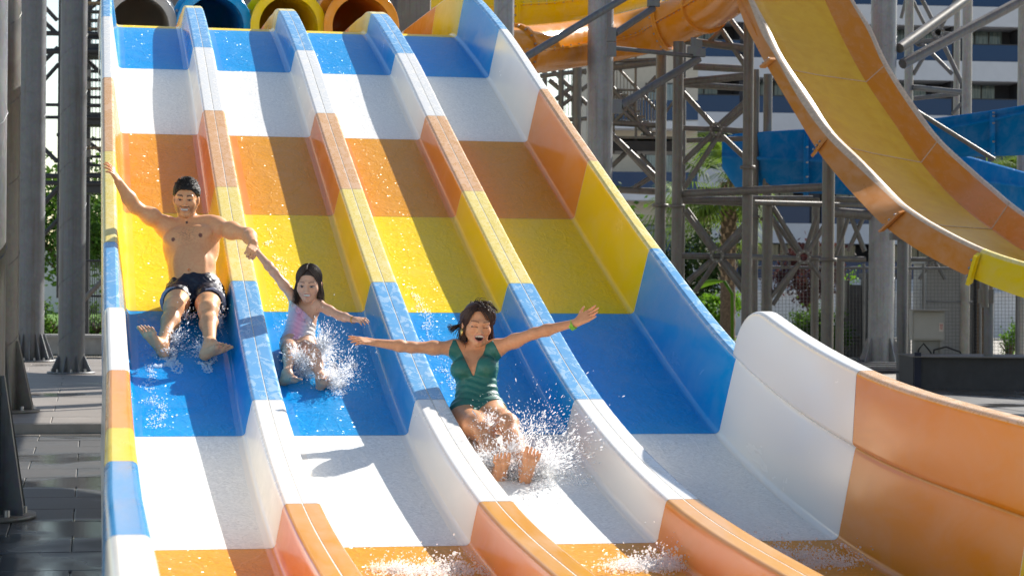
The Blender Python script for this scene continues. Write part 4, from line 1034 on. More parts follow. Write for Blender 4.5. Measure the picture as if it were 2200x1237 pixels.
def paint_head(V, q, col, kind, mouth, skin, brow, lip):
    x, y, z = q[:, 0], q[:, 1], q[:, 2]; ax = np.abs(x); face = (y > .04) & (np.linalg.norm(q, axis=1) < .16)
    mz, mw, mh = mouth
    def mixm(m, c, a=1.0):
        col[m] = col[m]*(1-a)+np.array(c)*a
    mixm(face & (ax > .03) & (ax < .06) & (z < -.012) & (z > -.045), (skin[0]*1.0, skin[1]*.80, skin[2]*.76), .25)     # cheeks
    if kind == 'man':
        w_ = np.clip((-.034-z+.35*np.maximum(0, ax-.03))/.03, 0, 1)*(y > .015)*(z > -.13)*np.clip((.13-np.linalg.norm(q, axis=1))/.02, 0, 1); w_[(ax < mw+.006) & (np.abs(z-mz) < mh+.011)] = 0; w_ = (w_*.55)[:, None]
        col[:] = col*(1-w_)+np.array((.07, .05, .042))*w_
        mixm((y > -.02) & (ax > .058) & (z < .0) & (z > -.06) & (y < .05) & (y > .005), (.06, .045, .036), .45)
        mixm(face & (ax < .034) & (z > mz+mh+.006) & (z < mz+mh+.017), (.045, .032, .026), .55)
    bz = .026+.0035*np.sin(np.clip((ax-.012)/.042, 0, 1)*2.6)
    mixm(face & (ax > .013) & (ax < .053) & (np.abs(z-bz) < (.0052 if kind == 'man' else .0038)*(1.15-.6*np.clip((ax-.02)/.034, 0, 1))) & (y > .05), brow, .8 if kind == 'man' else .62)
    d = np.abs(z-mz); ell = (x/(mw+.006))**2+((z-mz)/(mh+.0095))**2
    mixm(face & (ell < 1) & (y > .07), lip, .6)
    inn = face & ((x/(mw*.95))**2+((z-mz)/max(mh, .003))**2 < 1)
    mixm(inn, (.035, .010, .010), 1)
    lowt = mz-mh*.9 if kind != 'woman' else mz+mh*.12
    mixm(inn & (np.abs(x) < mw*.86) & (z > lowt), (.74, .71, .65), 1)
    for s_ in (-1, 1):
        ex = (x-s_*.032)/.0165; ez = (z+.0005)
        if kind == 'woman': mixm(face & (np.abs(ex) < 1.05) & (np.abs(ez+.0015+.002*ex**2) < .0030), (.05, .026, .018), .9)
        else:
            op = .0058 if kind == 'girl' else .0042
            mixm(face & (np.abs(ex) < 1) & (np.abs(ez) < op*(1.05-ex**2)), (.34, .31, .30), .9)
            mixm(face & (np.abs(x-s_*.031) < .0075) & (np.abs(ez) < op*1.1), (.035, .035, .035) if kind == 'girl' else (.02, .012, .01), 1)
            mixm(face & (np.abs(ex) < 1.1) & (np.abs(ez-op*(1.15-.8*ex**2)) < .0024), (.06, .038, .03), .8)
            mixm(face & (np.abs(ex) < 1.2) & (ez < -op) & (ez > -.014), (skin[0]*.7, skin[1]*.58, skin[2]*.55), .35)
def strands(name, paths, parent, off, col, r0=.004, seg=4):
    b = MB(); cs = []; rng = np.random.default_rng(len(paths))
    for pth in paths:
        n = len(pth); b.path([Vector(tuple(p-np.array(tuple(off)))) for p in pth], [r0*(1-.75*(i/(n-1))**1.6) for i in range(n)], seg)
        cs += [rng.uniform(.45, 1.9)]*(n*seg)
    o = b.build(name, MHAIR, parent); me = o.data
    a = me.color_attributes.new('col', 'FLOAT_COLOR', 'POINT'); c = np.array(cs)[:, None]*np.array(col)[None]; a.data.foreach_set('color', np.concatenate([c, np.ones((len(c), 1))], 1).astype(np.float32).ravel()); return o
def adir(az, el): return np.array([math.sin(az)*math.cos(el), math.cos(az)*math.cos(el), math.sin(el)])   # az 0 faces forward, + to the picture's right
def lock(rng, C, HM, rad, s, e, hang=0.0, out=.0, back=.0, n1=8, n2=8, lift=.003, wave=.15):
    """from direction s to direction e over the scalp ellipsoid, then hanging free"""
    s, e = unit(s), unit(e); w = math.acos(max(-1, min(1, s@e))) or 1e-3; pts = []
    for i in range(n1):
        t = i/(n1-1); d = (math.sin((1-t)*w)*s+math.sin(t*w)*e)/math.sin(w); pts.append(C+(HM.T@(d*np.array(rad)))*(1+lift*10*t*(1-t)))
    if hang:
        dv = unit(pts[-1]-pts[-2]); ph = rng.uniform(0, 6); sd = np.sign(e[0]) or 1
        for j in range(n2):
            dv = unit(dv+np.array([0, 0, -.45])+HM[0]*sd*out*(1 if j > 2 else .4)+CAMF*back+wave*(HM[0]*math.sin(ph+j)+CAMF*math.cos(ph*1.7+j*.9))); pts.append(pts[-1]+dv*hang/n2)
    return pts
def Q(px, py, dd, d0): return nv(P(px, py, d0+dd))
def person_root(lab, c):
    r_ = empty('person', c); tag(r_, lab, 'person', 'people riding the slide'); return r_
def bounds(pts, m): a = np.array(pts); return a.min(0)-m, a.max(0)+m
def torso_axes(pel, neck, shR, shL):
    u = unit(neck-pel); r = (shL-shR); r = unit(r-u*(r@u)); f = np.cross(u, r); f = f if f@CAMF < 0 else -f
    return np.stack([r, f, u])
def skin_col(V, skin, seed):
    t = wob(V, 9, seed)[:, None]; return np.clip(np.tile(np.array(skin), (len(V), 1))*(1+.06*t)+np.array([.012, 0, 0])*wob(V, 23, seed+1)[:, None], 0, 1)

# ---- the man in lane one
def build_man():
    d0 = 13.62; q = lambda x, y, dd: Q(x, y, dd, d0); skin = (.80, .395, .19)
    pel, neck = q(417, 628, .02), q(406, 478, .24); shR, shL = q(359, 487, .22), q(464, 488, .19)
    T = torso_axes(pel, neck, shR, shL); tl = np.linalg.norm(neck-pel); k = tl/.50
    L = lambda x, y, z: pel+T[0]*x+T[1]*y+T[2]*z*k
    elR, wrR, knR = q(289, 444, .10), q(254, 390, .0), q(242, 368, -.05)
    elL, wrL, knL = q(533, 504, -.02), q(545, 522, -.27), q(541, 540, -.335)
    hpR, hpL = q(389, 634, -.01), q(447, 634, -.02)
    kR, aR = q(374, 660, -.43), q(348, 742, -.76); kL, aL = q(447, 668, -.43), q(452, 740, -.80)
    heR, toR = q(352, 758, -.77), q(309, 702, -.90); heL, toL = q(440, 762, -.82), q(487, 741, -.93)
    hd = q(400, 428, .20); HS = .96; HM = head_frame(.05, .10, .04)
    lo, hi = bounds([pel, neck, shR, shL, elR, wrR, knR, elL, wrL, knL, hpR, hpL, kR, kL, aR, aL, heR, toR, heL, toL, hd], .16)
    F = Field(lo, hi, .0046)
    e = lambda p, r, kk=.03, sub=False: F.ell(L(*p), r, T, kk, sub)
    e((0, .0, .03), (.160, .115, .115)); e((0, .01, .15), (.150, .102, .13), .05); e((0, .005, .235), (.148, .10, .12), .05); e((0, .0, .345), (.172, .112, .135), .05); e((0, -.01, .41), (.15, .085, .085), .05)
    for s_ in (-1, 1):
        e((s_*.078, .080, .365), (.085, .040, .058), .03); e((s_*.125, -.03, .33), (.05, .07, .12), .04); e((s_*.05, .085, .15), (.05, .022, .11), .035)
        e((s_*.085, -.05, -.02), (.075, .09, .085), .04)
        F.cone(L(s_*.02, .05, .475), L(s_*.15, .03, .487), .016, .016, .03)
        F.cone(L(s_*.03, -.04, .52), L(s_*.15, -.02, .475), .040, .035, .04)
    e((0, .128, .36), (.010, .02, .06), .03, True); e((0, .112, .105), (.008, .014, .010), .008, True)
    F.cone(L(0, -.02, .47), hd+HM[2]*-.075+HM[1]*-.02, .062, .058, .03)
    for s_, sh, el, wr in ((-1, shR, elR, wrR), (1, shL, elL, wrL)):
        F.cone(L(s_*.10, -.01, .455), sh, .07, .058, .05); F.ell(sh+T[0]*s_*.01, (.062, .06, .060), T, .04)
        m = sh*.5+el*.5; F.cone(sh, m, .056, .050, .03).cone(m, el, .049, .040, .03).ell(m+T[1]*.012-T[2]*.0, (.05, .048, .046), None, .04)
        m2 = el*.68+wr*.32; F.cone(el, m2, .041, .043, .03).cone(m2, wr, .042, .027, .03)
    hand(F, wrR, knR, unit(-CAMF*.35+CAMU*.6+CAMR*.7), [.30, .36, .42, .5], 1.0, 1, .14)
    hand(F, wrL, knL, unit(-CAMF*.7+CAMR*.5+CAMU*.4), [1.15, 1.2, 1.2, 1.2], 1.0, -1, .02, .3)
    for s_, hp, kn, an, he, to in ((-1, hpR, kR, aR, heR, toR), (1, hpL, kL, aL, heL, toL)):
        F.cone(hp, hp*.4+kn*.6, .092, .070, .05).cone(hp*.4+kn*.6, kn, .070, .054, .04).ell(kn+CAMU*.012-CAMF*.012, (.052, .05, .054), None, .03)
        cf = kn*.68+an*.32; F.cone(kn, cf-CAMU*.018+CAMF*.012, .050, .056, .04).cone(cf-CAMU*.012, an, .050, .034, .04)
        foot(F, an, he, to, unit((an-he)+CAMU*.02), 1.0, -s_)
    mouth = (-.064, .026, .0068); loc = head(F, hd, HM, HS, 'man', mouth)
    V, Fc = F.mesh(); off = nv(pel); off[2] -= .12
    root = person_root('bearded man in dark swim shorts sliding with one arm raised', off)
    col = skin_col(V, skin, 1.0); h = loc(V); paint_head(V, h, col, 'man', mouth, skin, (.022, .014, .011), (.52, .22, .16))
    t = (V-pel)@T.T
    for s_ in (-1, 1):
        m = (np.hypot(t[:, 0]-s_*.088, t[:, 2]-.335*k) < .0125) & (t[:, 1] > .03); col[m] = (.20, .075, .05)
    ch = np.exp(-((t[:, 0]/.07)**2+((t[:, 2]-.36*k)/.07)**2))*(t[:, 1] > .05)*(.5+.5*wob(V, 160, 3)); col *= (1-.45*np.clip(ch, 0, 1))[:, None]
    m = (np.abs(t[:, 0]) < .006) & (np.abs(t[:, 2]-.460*k) < .010) & (t[:, 1] > .02) & (np.linalg.norm(h, axis=1) > .155); col[m] = (.10, .07, .07)
    for kn, an in ((kR, aR), (kL, aL)):
        ax = unit(an-kn); s_ = (V-kn)@ax; rr = np.linalg.norm((V-kn)-s_[:, None]*ax, axis=1); m = (s_ > .06) & (s_ < .38) & (rr < .09); col[m] *= .86
    vmesh('body', V, Fc, MSKIN, root, col, off)
    # short wet hair
    G = Field(hd-.19, hd+.19, .0042); G.ell(hd+HM[2]*.040*HS+HM[1]*-.022*HS, np.array((.086, .108, .096))*HS, HM, .01)
    g = np.stack(np.broadcast_arrays(*G.grid()), -1).reshape(-1, 3); hq = (((g-hd)@HM.T)/HS)
    fy = np.interp(hq[:, 1], [-.12, -.06, -.025, .0, .03, .06, .085, .12], [-.085, -.07, -.03, .012, .028, .064, .070, .070])
    dd_ = np.maximum(G.D.reshape(-1)+.004*wob(hq, 60, 2)-.003*(hq[:, 2] > .07), (fy-hq[:, 2]-.003*wob(hq, 120, 3))*.8)
    G.D = dd_.reshape(G.n).astype(np.float32); V2, F2 = G.mesh(1); hc = np.array((.013, .010, .0085))
    vmesh('hair', V2, F2, MHAIR, root, np.tile(hc, (len(V2), 1)), off)
    rng = np.random.default_rng(3); ps = []; C = hd+HM[2]*.042+HM[1]*-.023
    for i in range(1500):
        az = rng.uniform(-2.6, 2.6); lim = np.interp(abs(az), [0, .9, 1.3, 1.7, 2.6], [.26, .20, -.10, -.38, -.5]); el = rng.uniform(lim, 1.5)
        s0 = adir(az, el); s1 = adir(az+rng.normal(.22, .10)*(1+.8*el)+.15*math.sin(az*9), el+rng.normal(.10 if el < .9 else -.05, .07)); pl = lock(rng, C, HM, np.array((.089, .110, .099))*HS, s0, s1, 0, n1=5, lift=.006); up_ = unit(pl[-1]-C)*rng.uniform(.0, .014)*(1 if el > .5 else .4); pl[-1] = pl[-1]+up_; pl[-2] = pl[-2]+up_*.6; ps.append(pl)
    strands('hair_tufts', ps, root, off, hc*1.25, .0021)
    # loose shorts
    lo, hi = bounds([pel, hpR, hpL, kR, kL], .2); S = Field(lo, hi, .005)
    S.ell(L(0, -.005, .035), (.172, .132, .125), T, .03)
    leg = []
    for s_, hp, kn in ((-1, hpR, kR), (1, hpL, kL)):
        out = T[0]*s_; p1 = hp*.46+kn*.54+out*.018; S.cone(hp, p1, .100, .095, .04); leg.append((hp, unit(kn-hp), np.linalg.norm(kn-hp)))
    for s_ in (-1, 1): S.ell(L(s_*.09, -.05, -.02), (.095, .105, .10), T, .04)
    g = np.stack(np.broadcast_arrays(*S.grid()), -1).reshape(-1, 3); D = S.D.reshape(-1); D = D+.005*wob(g, 42, 2)+.003*wob(g, 90, 4)
    waist = ((g-pel)@T[2])-(.104*k+.010*((g-pel)@T[0]/.15)**2); D = np.maximum(D, waist)
    hem = np.full(len(g), 9.0)
    xs_ = (g-pel)@T[0]
    for i, (hp, dr, ln) in enumerate(leg):
        hm = ((g-hp)@dr)-(ln*.52+.010*wob(g, 30, 6)); hem = np.where((xs_ > 0) == (i == 1), hm, hem)
    D = np.maximum(D, hem); S.D = D.reshape(S.n).astype(np.float32); V3, F3 = S.mesh(1)
    c3 = np.tile(np.array((.006, .008, .022)), (len(V3), 1)); xs_ = (V3-pel)@T[0]
    for i, (hp, dr, ln) in enumerate(leg):
        s_ = (V3-hp)@dr; rd = np.linalg.norm((V3-hp)-s_[:, None]*dr, axis=1); m = ((xs_ > 0) == (i == 1)) & (s_ > ln*.52-.009+.010*wob(V3, 30, 6)) & (rd > .0895); c3[m] = (.34, .36, .45)
    m = ((V3-pel)@T[2]) > .080*k; c3[m] *= 1.3
    vmesh('shorts', V3, F3, MCLOTH, root, c3, off)['label'] = 'dark navy swim shorts with pale trim'
    return dict(wrL=wrL, knL=knL)
MAN = build_man()

# ---- the woman in lane three
def build_woman():
    d0 = 12.0; q = lambda x, y, dd: Q(x, y, dd, d0); skin = (.66, .32, .165)
    pel, neck = q(1026, 890, .02), q(1020, 743, .19); shR, shL = q(978, 748, .16), q(1066, 748, .12)
    T = torso_axes(pel, neck, shR, shL); tl = np.linalg.norm(neck-pel); k = tl/.43
    L = lambda x, y, z: pel+T[0]*x+T[1]*y+T[2]*z*k
    elR, wrR, knR = q(884, 746, .06), q(800, 735, -.02), q(774, 731, -.06)
    elL, wrL, knL = q(1148, 716, .02), q(1238, 693, -.02), q(1264, 678, -.05)
    hpR, hpL = q(997, 897, -.01), q(1055, 895, -.03)
    kR, aR = q(1041, 930, -.43), q(1074, 1020, -.78); kL, aL = q(1092, 912, -.44), q(1131, 1010, -.82)
    heR, toR = q(1072, 1037, -.80), q(1080, 975, -.88); heL, toL = q(1128, 1030, -.84), q(1146, 966, -.93)
    hd = q(1026, 696, .13); HM = head_frame(.20, .16, .07)
    lo, hi = bounds([pel, neck, shR, shL, elR, wrR, knR, elL, wrL, knL, hpR, hpL, kR, kL, aR, aL, heR, toR, heL, toL, hd], .14)
    F = Field(lo, hi, .0046)
    e = lambda p, r, kk=.03, sub=False: F.ell(L(*p), r, T, kk, sub)
    e((0, 0, .01), (.138, .108, .105)); e((0, .0, .10), (.118, .088, .10), .05); e((0, .0, .18), (.108, .082, .09), .05); e((0, .0, .285), (.128, .090, .10), .05); e((0, -.012, .355), (.118, .068, .07), .04)
    for s_ in (-1, 1):
        e((s_*.068, .072, .258), (.062, .058, .060), .025); e((s_*.085, -.055, -.02), (.080, .085, .09), .04); e((s_*.108, .0, -.005), (.042, .07, .08), .04)
        F.cone(L(s_*.018, .045, .40), L(s_*.115, .025, .413), .013, .013, .02); F.cone(L(s_*.02, -.03, .45), L(s_*.11, -.015, .405), .030, .028, .035)
    F.cone(L(0, -.015, .39), hd+HM[2]*-.072+HM[1]*-.02, .046, .045, .03)
    for s_, sh, el, wr in ((-1, shR, elR, wrR), (1, shL, elL, wrL)):
        F.cone(L(s_*.07, -.005, .385), sh, .052, .043, .04); F.ell(sh, (.046, .044, .044), T, .03)
        m = sh*.5+el*.5; F.cone(sh, m, .042, .037, .03).cone(m, el, .037, .030, .03)
        m2 = el*.7+wr*.3; F.cone(el, m2, .031, .033, .02).cone(m2, wr, .032, .0205, .02)
    hand(F, wrR, knR, unit(-CAMF*.5+CAMU*.85), [.05, .12, .18, .25], .92, 1, .16, .5)
    hand(F, wrL, knL, unit(CAMF*.75-CAMU*.5+CAMR*.3), [.02, .0, .04, .06], .95, 1, .10, .75)
    for s_, hp, kn, an, he, to in ((-1, hpR, kR, aR, heR, toR), (1, hpL, kL, aL, heL, toL)):
        F.cone(hp, hp*.4+kn*.6, .084, .064, .05).cone(hp*.4+kn*.6, kn, .064, .048, .04).ell(kn+CAMU*.012, (.045, .045, .048), None, .03)
        cf = kn*.68+an*.32; F.cone(kn, cf-CAMU*.012, .046, .050, .04).cone(cf-CAMU*.01, an, .046, .030, .04)
        foot(F, an, he, to, unit(CAMF*.9+CAMU*.4), .92, s_)
    mouth = (-.062, .0255, .0165); loc = head(F, hd, HM, 1.0, 'woman', mouth)
    body = F.D.copy(); V, Fc = F.mesh(); off = nv(pel); off[2] -= .10
    root = person_root('woman in green swimsuit with both arms spread, laughing', off)
    col = skin_col(V, skin, 2.0); h = loc(V); paint_head(V, h, col, 'woman', mouth, skin, (.03, .017, .012), (.55, .16, .13))
    for a_, n_ in ((knR, elR), (knL, elL)): pass
    vmesh('body', V, Fc, MSKIN, root, col, off)
    # swimsuit: the body inflated by a few millimetres inside the garment's outline
    cw, (X, Y, Z) = F.win(pel-.36, pel+np.array([.36, .40, .52])); FD = F.D[cw]; rel = [X-pel[0], Y-pel[1], Z-pel[2]]
    tx, ty, tz = (rel[0]*T[i][0]+rel[1]*T[i][1]+rel[2]*T[i][2] for i in range(3)); tz = tz/k; ax = np.abs(tx)
    vneck = np.where(ty > -.01, .088*(tz-.20)/(.43-.20)-ax, -.2+(tz-.28)*1.2)
    outer = np.maximum(ax-(.112+np.maximum(0, .43-tz)*.42), ax-.175)
    top = tz-.445
    D = np.maximum(FD-.0035, np.maximum(vneck, np.maximum(outer, top)))
    D = np.maximum(D, .128-np.sqrt((X-hd[0])**2+(Y-hd[1])**2+(Z-hd[2])**2))
    for s_, hp, kn in ((-1, hpR, kR), (1, hpL, kL)):
        dr = unit(kn-hp); dd_ = ((X-hp[0])*dr[0]+(Y-hp[1])*dr[1]+(Z-hp[2])*dr[2])
        cut = dd_-(.072-.55*(ax-.02))
        D = np.where((tx*s_ > 0) & (tz < .12), np.maximum(D, cut), D)
    D = D+(.0022*np.sin(tz*150+8*tx+3*np.sin(tx*25))*(tz < .21)*(tz > -.02)).astype(np.float32)
    G = Field((X.flat[0], Y.flat[0], Z.flat[0]), (X.flat[0]+.01, Y.flat[0]+.01, Z.flat[0]+.01), .0046); G.D = D.astype(np.float32); G.n = np.array(D.shape); V2, F2 = G.mesh(1)
    c2 = np.tile(np.array((.022, .150, .118)), (len(V2), 1))*(1+.10*wob(V2, 14, 2))[:, None]
    vmesh('swimsuit', V2, F2, MCLOTH, root, c2, off)['label'] = 'green one piece swimsuit with thin straps'
    # hair: cap under swept-back locks that blow loose round the neck
    hc = np.array((.042, .020, .013)); G = Field(hd-.20, hd+.20, .0046); C = hd+HM[2]*.034+HM[1]*-.028; rad = np.array((.086, .104, .093)); G.ell(C, rad, HM, .01); G.ell(hd+HM[2]*-.03+HM[1]*-.075, (.066, .045, .10), HM, .03)
    g = np.stack(np.broadcast_arrays(*G.grid()), -1).reshape(-1, 3); hq = (g-hd)@HM.T
    fy = np.interp(hq[:, 1], [-.12, -.05, -.02, .0, .03, .06, .08, .13], [-.14, -.13, -.08, .02, .052, .084, .094, .095])
    D = np.maximum(G.D.reshape(-1), (fy-hq[:, 2])*.8); G.D = D.reshape(G.n).astype(np.float32); V3, F3 = G.mesh(1)
    vmesh('hair', V3, F3, MHAIR, root, np.tile(hc*1.05, (len(V3), 1)), off)
    rng = np.random.default_rng(5); ps = []
    for i in range(620):
        az = rng.uniform(-1.75, 1.75); el = np.interp(abs(az), [0, .6, 1.1, 1.45, 1.8], [.80, .62, .30, -.05, -.4])+rng.uniform(0, .25)
        part = az+.25; e = adir(part*1.25+np.sign(part)*rng.uniform(.9, 1.35), rng.uniform(-.75, -.2)); r_ = rad*(1.05+.05*rng.random()+(.10 if az > .2 else .02)*rng.random())
        long_ = rng.uniform(.09, .17); ps.append(lock(rng, C, HM, r_, adir(az, el), e, long_, rng.uniform(0, .16) if e[0] > 0 else rng.uniform(0, .12), rng.uniform(-.02, .12), lift=.010, wave=.10))
    for i in range(60):           # locks blown out to the picture's left
        s0 = adir(-1.5-rng.random()*.6, rng.uniform(-.5, .1)); p = lock(rng, C, HM, rad*1.04, s0, adir(-2.2, -.5), 0, n1=3); dv = unit(-HM[0]*.9+np.array([0, 0, -.45])+CAMF*.2)
        for j in range(8): dv = unit(dv+np.array([0, 0, .12 if j > 3 else -.05])+rng.normal(0, .10, 3)); p.append(p[-1]+dv*.0125)
        ps.append(p)
    for i in range(70):           # fly-aways over the crown
        a = rng.uniform(-1.2, 1.4); s0 = adir(a, rng.uniform(.7, 1.3)); p = [C+HM.T@(s0*rad*1.08)]; dv = unit(HM.T@s0+HM[0]*.6+rng.normal(0, .4, 3))
        for j in range(5): dv = unit(dv+np.array([0, 0, -.45])+HM[0]*.2); p.append(p[-1]+dv*.011)
        ps.append(p)
    strands('loose_hair', ps, root, off, hc, .0023)
    er = hd+HM[0]*-.081+HM[1]*-.006+HM[2]*-.052; MG_ = mat_plain('gold', (.75, .52, .16), .22, 1.0)
    MB().path([Vector(tuple(er-off+HM[1]*.017*math.cos(t)+HM[2]*.019*math.sin(t)-HM[0]*.004)) for t in np.linspace(0, 2*math.pi, 17)[:-1]], .0055, 8, True).build('earring', MG_, root)
    ax_ = unit(knL-wrL); c = wrL-ax_*.028; x_ = unit(np.cross(ax_, CAMU)); y_ = np.cross(ax_, x_); ring = []
    for hh in (-.013, .013):
        ring.append([Vector(tuple(c+ax_*hh+(x_*math.cos(t)+y_*math.sin(t))*.030-off)) for t in np.linspace(0, 2*math.pi, 25)])
    v, f = loft(ring); obj('wristband', v, f, mat_plain('lime wristband', (.22, .55, .04), .4, vary=.4, scale=30), root, True)
    return {}
build_woman()

# ---- the girl in lane two
def build_girl():
    d0 = 13.05; q = lambda x, y, dd: Q(x, y, dd, d0); skin = (.68, .38, .24)
    pel, neck = q(640, 737, .02), q(656, 651, .15); shR, shL = q(632, 640, .16), q(684, 655, .10)
    T = torso_axes(pel, neck, shR, shL); tl = np.linalg.norm(neck-pel); k = tl/.29
    L = lambda x, y, z: pel+T[0]*x+T[1]*y+T[2]*z*k
    mk, mw = MAN['knL'], MAN['wrL']
    elR = q(588, 584, .12); wrR = mk+CAMR*.030+CAMU*-.004+CAMF*.03; knR = mk-CAMU*.012+CAMR*-.004+CAMF*.012
    elL, wrL, knL = q(731, 679, .02), q(762, 687, -.09), q(775, 687, -.12)
    hpR, hpL = q(622, 741, -.0), q(655, 745, -.02)
    kR, aR = q(624, 752, -.27), q(617, 801, -.48); kL, aL = q(674, 763, -.27), q(690, 812, -.47)
    heR, toR = q(608, 820, -.49), q(640, 813, -.58); heL, toL = q(686, 838, -.49), q(699, 815, -.58)
    hd = q(663, 610, .11); HM = head_frame(-.04, .20, .02)
    lo, hi = bounds([pel, neck, shR, shL, elR, wrR, knR, elL, wrL, knL, hpR, hpL, kR, kL, aR, aL, heR, toR, heL, toL, hd], .12)
    F = Field(lo, hi, .0042)
    e = lambda p, r, kk=.02, sub=False: F.ell(L(*p), r, T, kk, sub)
    e((0, 0, .015), (.098, .080, .072)); e((0, .006, .085), (.088, .074, .08), .04); e((0, .0, .16), (.092, .070, .085), .04); e((0, -.005, .225), (.090, .055, .055), .03)
    for s_ in (-1, 1):
        e((s_*.055, -.035, -.005), (.06, .06, .06), .03); F.cone(L(s_*.015, -.02, .30), L(s_*.075, -.01, .265), .022, .022, .025)
    F.cone(L(0, -.012, .25), hd+HM[2]*-.062+HM[1]*-.016, .034, .036, .02)
    for s_, sh, el, wr in ((-1, shR, elR, wrR), (1, shL, elL, wrL)):
        F.cone(L(s_*.05, -.004, .245), sh, .042, .034, .03)
        m = sh*.5+el*.5; F.cone(sh, m, .033, .029, .02).cone(m, el, .029, .025, .02); m2 = el*.7+wr*.3; F.cone(el, m2, .026, .027, .02).cone(m2, wr, .026, .0185, .02)
    hand(F, wrR, knR, unit(CAMR*.7+CAMU*.6), [.9, .9, .9, .9], .66, 1, .02, .4); hand(F, wrL, knL, unit(-CAMF*.4+CAMU*.8), [.45, .5, .55, .6], .74, -1, .14, .5)
    for s_, hp, kn, an, he, to in ((-1, hpR, kR, aR, heR, toR), (1, hpL, kL, aL, heL, toL)):
        F.cone(hp, hp*.4+kn*.6, .060, .049, .04).cone(hp*.4+kn*.6, kn, .049, .038, .03).ell(kn+CAMU*.008, (.036, .035, .037), None, .02)
        cf = kn*.68+an*.32; F.cone(kn, cf-CAMU*.008, .034, .037, .03).cone(cf-CAMU*.008, an, .035, .024, .03); foot(F, an, he, to, unit((an-he)+CAMU*.02), .68, s_ if s_ > 0 else -1)
    mouth = (-.058, .023, .0075); loc = head(F, hd, HM, .93, 'girl', mouth)
    V, Fc = F.mesh(); off = nv(pel); off[2] -= .08
    root = person_root('small girl in pastel swimsuit holding the man\'s hand', off)
    col = skin_col(V, skin, 3.0); h = loc(V); paint_head(V, h, col, 'girl', mouth, skin, (.06, .036, .026), (.60, .24, .19))
    vmesh('body', V, Fc, MSKIN, root, col, off)
    cw, (X, Y, Z) = F.win(pel-.36, pel+np.array([.36, .40, .52])); FD = F.D[cw]; rel = [X-pel[0], Y-pel[1], Z-pel[2]]
    tx, ty, tz = (rel[0]*T[i][0]+rel[1]*T[i][1]+rel[2]*T[i][2] for i in range(3)); tz = tz/k; ax = np.abs(tx)
    neckl = tz-(.232-.95*(tx+.02)-.2*np.maximum(0, -tx-.05)); neckl = np.maximum(neckl*.7, -.058-tx*0+ (-.045-tx)*0-.2)
    strap = np.maximum(-(tx+.095), tz-.285)
    D = np.maximum(FD-.0035, np.maximum(neckl, np.maximum(strap, ax-.115)))
    for s_, hp, kn in ((-1, hpR, kR), (1, hpL, kL)):
        dr = unit(kn-hp); dd_ = ((X-hp[0])*dr[0]+(Y-hp[1])*dr[1]+(Z-hp[2])*dr[2]); D = np.where((tx*s_ > 0) & (tz < .09), np.maximum(D, dd_-(.040-.5*(ax-.012))), D)
    D = D+(.0016*np.sin(tz*190+30*tx+2*np.sin(tx*40))*(tz < .14)).astype(np.float32)
    G = Field((X.flat[0], Y.flat[0], Z.flat[0]), (X.flat[0]+.01, Y.flat[0]+.01, Z.flat[0]+.01), .0042); G.D = D.astype(np.float32); G.n = np.array(D.shape); V2, F2 = G.mesh(1); t = (V2-pel)@T.T
    def pastel(t):
        a = np.exp(-((t[:, 0]-.01)/.042)**2)[:, None]; b = np.clip((t[:, 2]/k-.19)/.07, 0, 1)[:, None]; y_ = np.clip((t[:, 0]-.05)/.04, 0, 1)[:, None]
        c = np.array((.50, .55, .66))*(1-a)+np.array((.80, .38, .52))*a; c = c*(1-y_)+np.array((.68, .60, .52))*y_; return c*(1-b)+np.array((.58, .66, .55))*b
    vmesh('swimsuit', V2, F2, MCLOTH, root, pastel(t), off)['label'] = 'pastel rainbow one shoulder swimsuit'
    rows = []; cols = []
    for i in range(49):
        s_ = i/48; x = -.062+.150*s_; z = .232-.95*(x+.02)*.86-.004; yy = .075*math.sqrt(max(.05, 1-(x/.112)**2)); wv = math.sin(s_*26)*.009*(.4+s_)
        row = []
        for j in range(6):
            u_ = j/5; row.append(L(x+.010*u_*math.sin(s_*26+.8), yy+.006+.016*u_+wv*u_, z-(.030+.026*s_)*u_))
        rows.append([Vector(tuple(p-off)) for p in row]); cols += row
    v, f = loft(rows); ro = obj('ruffle', v, f, MCLOTH, root, True); t = (np.array(cols)-pel)@T.T; a_ = ro.data.color_attributes.new('col', 'FLOAT_COLOR', 'POINT')
    cc = pastel(t); cc = cc*.75+np.array((.62, .42, .52))*.25; a_.data.foreach_set('color', np.concatenate([cc, np.ones((len(cc), 1))], 1).astype(np.float32).ravel())
    sm = ro.modifiers.new('thick', 'SOLIDIFY'); sm.thickness = .003
    # long wet hair from a centre parting
    sc = .93; hc = np.array((.046, .027, .017)); G = Field(hd-.18, hd+.18, .0042); C = hd+(HM[2]*.034+HM[1]*-.024)*sc; rad = np.array((.080, .100, .091))*sc; G.ell(C, rad, HM, .01); G.ell(hd+HM[2]*-.03+HM[1]*-.065, (.060, .040, .08), HM, .03)
    g = np.stack(np.broadcast_arrays(*G.grid()), -1).reshape(-1, 3); hq = ((g-hd)@HM.T)/sc
    fy = np.interp(hq[:, 1], [-.12, -.04, .0, .03, .06, .08, .1, .13], [-.14, -.13, -.05, .016, .062, .088, .096, .098])
    D = np.maximum(G.D.reshape(-1), (fy-hq[:, 2]-.25*np.maximum(0, np.abs(hq[:, 0])-.050))*.8); G.D = D.reshape(G.n).astype(np.float32); V3, F3 = G.mesh(1)
    vmesh('hair', V3, F3, MHAIR, root, np.tile(hc*1.05, (len(V3), 1)), off)
    rng = np.random.default_rng(9); ps = []
